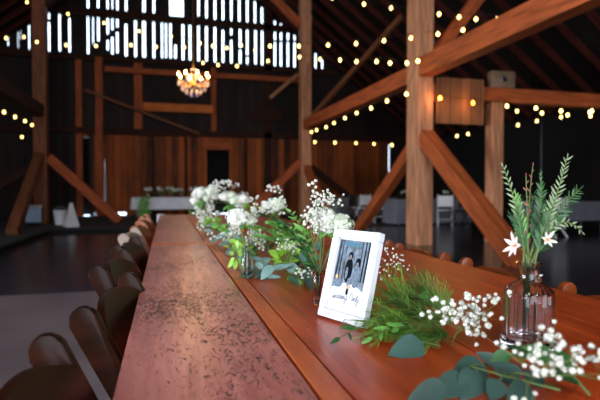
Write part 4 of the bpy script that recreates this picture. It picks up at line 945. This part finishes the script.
def small_arr(px, py, Y, z, label, s=1.0, seed=0):
    p = at_y(px, py, Y); root = empty('table_arrangement', (p.x, p.y, z), 0, label, 'flowers', 'small arrangements on the far banquet tables'); g = random.Random(seed)
    q = MB(); q.lathe([(.001, 0), (.035*s, 0), (.04*s, .07*s), (.03*s, .11*s), (.026*s, .11*s), (.03*s, .07*s), (.001, .01)], 12); q.recalc = True; q.build('vase', M['glass'], root)
    for k in range(3):
        q = MB(); bloom_mesh(q, (g.uniform(-.07, .07)*s, g.uniform(-.05, .05)*s, g.uniform(.14, .2)*s), .05*s, 30); q.build('bloom', M['petal'], root)
    q = MB()
    for k in range(14): q.leaf((0, 0, .1*s), (g.uniform(-1, 1), g.uniform(-1, 1), g.uniform(0, 1)), (0, 0, 1), .14*s, .04*s, .4, .2, 4)
    q.build('leaves', M['fern'], root)
for i, (px, lab) in enumerate([(148, 'small white arrangement at the left end of the long far banquet table'), (161, 'white arrangement second from the left on the long far banquet table'), (171, 'white arrangement in the middle of the long far banquet table'), (181, 'white arrangement right of the middle of the long far banquet table'), (193, 'white arrangement toward the right of the long far banquet table')]):
    small_arr(px, 190, 17.85, .755, lab, 1.7, i)
small_arr(402, 196, 15.5, .755, 'white arrangement on the table beside the thick pale post', 1.2, 9)
small_arr(446, 195, 13.3, .755, 'white arrangement at the left end of the table behind the slanting brace', 1.1, 10)
# hanging greenery runner at the left end of the far table
g = random.Random(77); p = at_y(144, 200, 17.54)
rt_ = empty('hanging_greenery', (p.x, 17.45, .775), 0, 'green garland hanging down the left end of the long far banquet table', 'garland')
q = MB()
for k in range(150):
    t = g.random(); q.leaf((g.gauss(0, .07), g.uniform(-.07, -.01), -.62*t), (g.uniform(-1, 1), -.5, g.uniform(-1, .3)), (0, -1, 0), .12, .045, .3, .2, 4)
q.build('leaves', M['fern'], rt_)
q = MB(); q.tube([(0, .03, .0), (0, -.04, -.05), (0, -.045, -.6)], .008, 5); q.build('stem', M['stem'], rt_)

# simple folding chairs in the distance
def fold_chair(m):
    root = empty('folding_chair', (0, 0, 0)); bm_ = m
    q = MB()
    q.box((0, -.20, .70), (.40, .02, .30), Matrix.Rotation(R(-8), 3, 'X'), bevel=.02); q.build('backrest', bm_, root)
    q = MB(); q.box((0, 0, .45), (.40, .38, .03), bevel=.012); q.build('seat', bm_, root)
    for s in (-1, 1):
        q = MB(); q.tube([(s*.20, -.235, .88), (s*.20, -.19, .5), (s*.20, .20, .0)], .014, 8); q.build('leg', bm_, root)
        q = MB(); q.tube([(s*.18, .12, .44), (s*.18, -.25, .0)], .014, 8); q.build('leg', bm_, root)
    q = MB(); q.tube([(-.18, -.21, .2), (.18, -.21, .2)], .01, 6); q.build('stretcher', bm_, root)
    return root
fb = {'w': fold_chair(mat('white_chair_paint', '#e6e2e0', .5)), 'k': fold_chair(mat('dark_chair_paint', '#241a16', .4))}; ff = {'w': True, 'k': True}
for k, px, Y, rz, lab in [('w', 361, 14.75, .3, 'white folding chair seen just above the right of the large bouquet'), ('w', 380, 14.25, -.3, 'white folding chair behind the reddish brace left of the thick pale post'),
                          ('k', 347, 13.9, .6, 'dark folding chair nearest the dark brace of the middle post'), ('k', 398, 14.2, .1, 'dark folding chair directly left of the thick pale post'),
                          ('w', 445, 12.3, -.5, 'white folding chair directly right of the thick pale post'), ('k', 459, 11.7, .2, 'dark folding chair above the slanting brace'),
                          ('k', 472, 12.4, -.1, 'dark folding chair left of the slim pale post'), ('k', 512, 12.4, .3, 'dark folding chair right of the slim pale post'), ('w', 552, 9.0, .2, 'white folding chair far right behind the tall vase')]:
    o = fb[k] if ff[k] else copy_tree(fb[k]); ff[k] = False
    r = ray(px, 200); p = CAM + r*(Y/r.y); o.location = (p.x, Y, .012 if Y < 12.6 else 0); o.rotation_euler.z = rz; tag(o, lab, 'chair', 'folding chairs in the right aisle')
q = MB(); q.box((0, 0, -.05), (.014, .09, .13), bevel=.004); q.box((.03, 0, .016), (.07, .09, .006), bevel=.002); q.box((.014, .01, -.03), (.010, .08, .09), bevel=.003)
tag(q.build('napkin', M['white'], loc=(X0-.009, 5.62, TZ-.0)), 'small white napkin hanging over the far left corner of the tables', 'napkin')
# clutter by the far left post
def groundpt(px, d): p = at_d(px, 200, d); return Vector((p.x, p.y, 0))
q = MB(); q.box((0, 0, .30), (.40, .3, .44), bevel=.03); r_ = empty('cooler', groundpt(33, 14.4), .3, 'pale blue box cooler left of the far left post', 'cooler')
q.build('body', mat('pale_blue_plastic', '#8fa6c0', .5), r_); q = MB(); q.box((0, 0, .55), (.43, .33, .06), bevel=.02); q.build('lid', M['white'], r_)
q = MB(); q.box((0, 0, .04), (.3, .22, .08)); q.build('foot', M['black'], r_)
r_ = empty('bucket', groundpt(60, 14.6), 0, 'pale round bucket right of the far left post', 'bucket')
q = MB(); q.lathe([(.001, 0), (.14, 0), (.18, .40), (.19, .42), (.17, .42), (.13, .02), (.001, .02)], 20); q.recalc = True; q.build('shell', M['cloth'], r_)
q = MB(); q.tube([(.185*math.cos(a*PI/8), 0, .4+.12*math.sin(a*PI/8)) for a in range(9)], .005, 5); q.build('handle', M['steel'], r_)
r_ = empty('folded_sign', groundpt(71, 13.8), .4, 'narrow white triangular standing sign right of the pale bucket', 'sign')
for s, nm in ((-1, 'front_panel'), (1, 'rear_panel')):
    q = MB(); v = [(-.18, s*.16, 0), (.18, s*.16, 0), (.03, s*.01, .66), (-.03, s*.01, .66)]
    vs = [q.bm.verts.new(p) for p in v] + [q.bm.verts.new((p[0], p[1]+s*.015, p[2])) for p in v]
    for f in ((0, 1, 2, 3), (7, 6, 5, 4), (0, 4, 5, 1), (1, 5, 6, 2), (2, 6, 7, 3), (3, 7, 4, 0)): q.face([vs[i] for i in f])
    q.recalc = True; q.build(nm, M['white'], r_, smooth=False)

# ------------------------------------------------------------------ light
w = bpy.data.worlds.new('sky'); S.world = w; w.use_nodes = True
bg = w.node_tree.nodes['Background']; bg.inputs[0].default_value = (.66, .82, 1.0, 1); bg.inputs[1].default_value = 4.6
light('daylight_left_doorway', 'AREA', (XL+.05, 2.0, 1.9), 900, (.80, .89, 1), 6.6, 2.9, (R(90), 0, R(-90)))
light('daylight_front_doorway', 'AREA', (.5, YF+.1, 2.0), 200, (.92, .95, 1), 6.8, 3.8, (R(90), 0, 0))
light('added_gable_fill', 'AREA', (-2.2, YF+.15, 6.6), 210, (.92, .95, 1), 4.5, 2.4, (R(62), 0, R(-14)))  # added fill lamp behind the camera, brightens the tabletop and other level surfaces
S.view_settings.view_transform = 'Standard'; S.view_settings.look = 'None'; S.view_settings.exposure = 0.1; S.view_settings.gamma = 1
S.view_settings.use_curve_mapping = False
S.cycles.use_denoising = True
S.cycles.max_bounces = 10; S.cycles.sample_clamp_indirect = 6; S.cycles.caustics_reflective = False; S.cycles.caustics_refractive = False
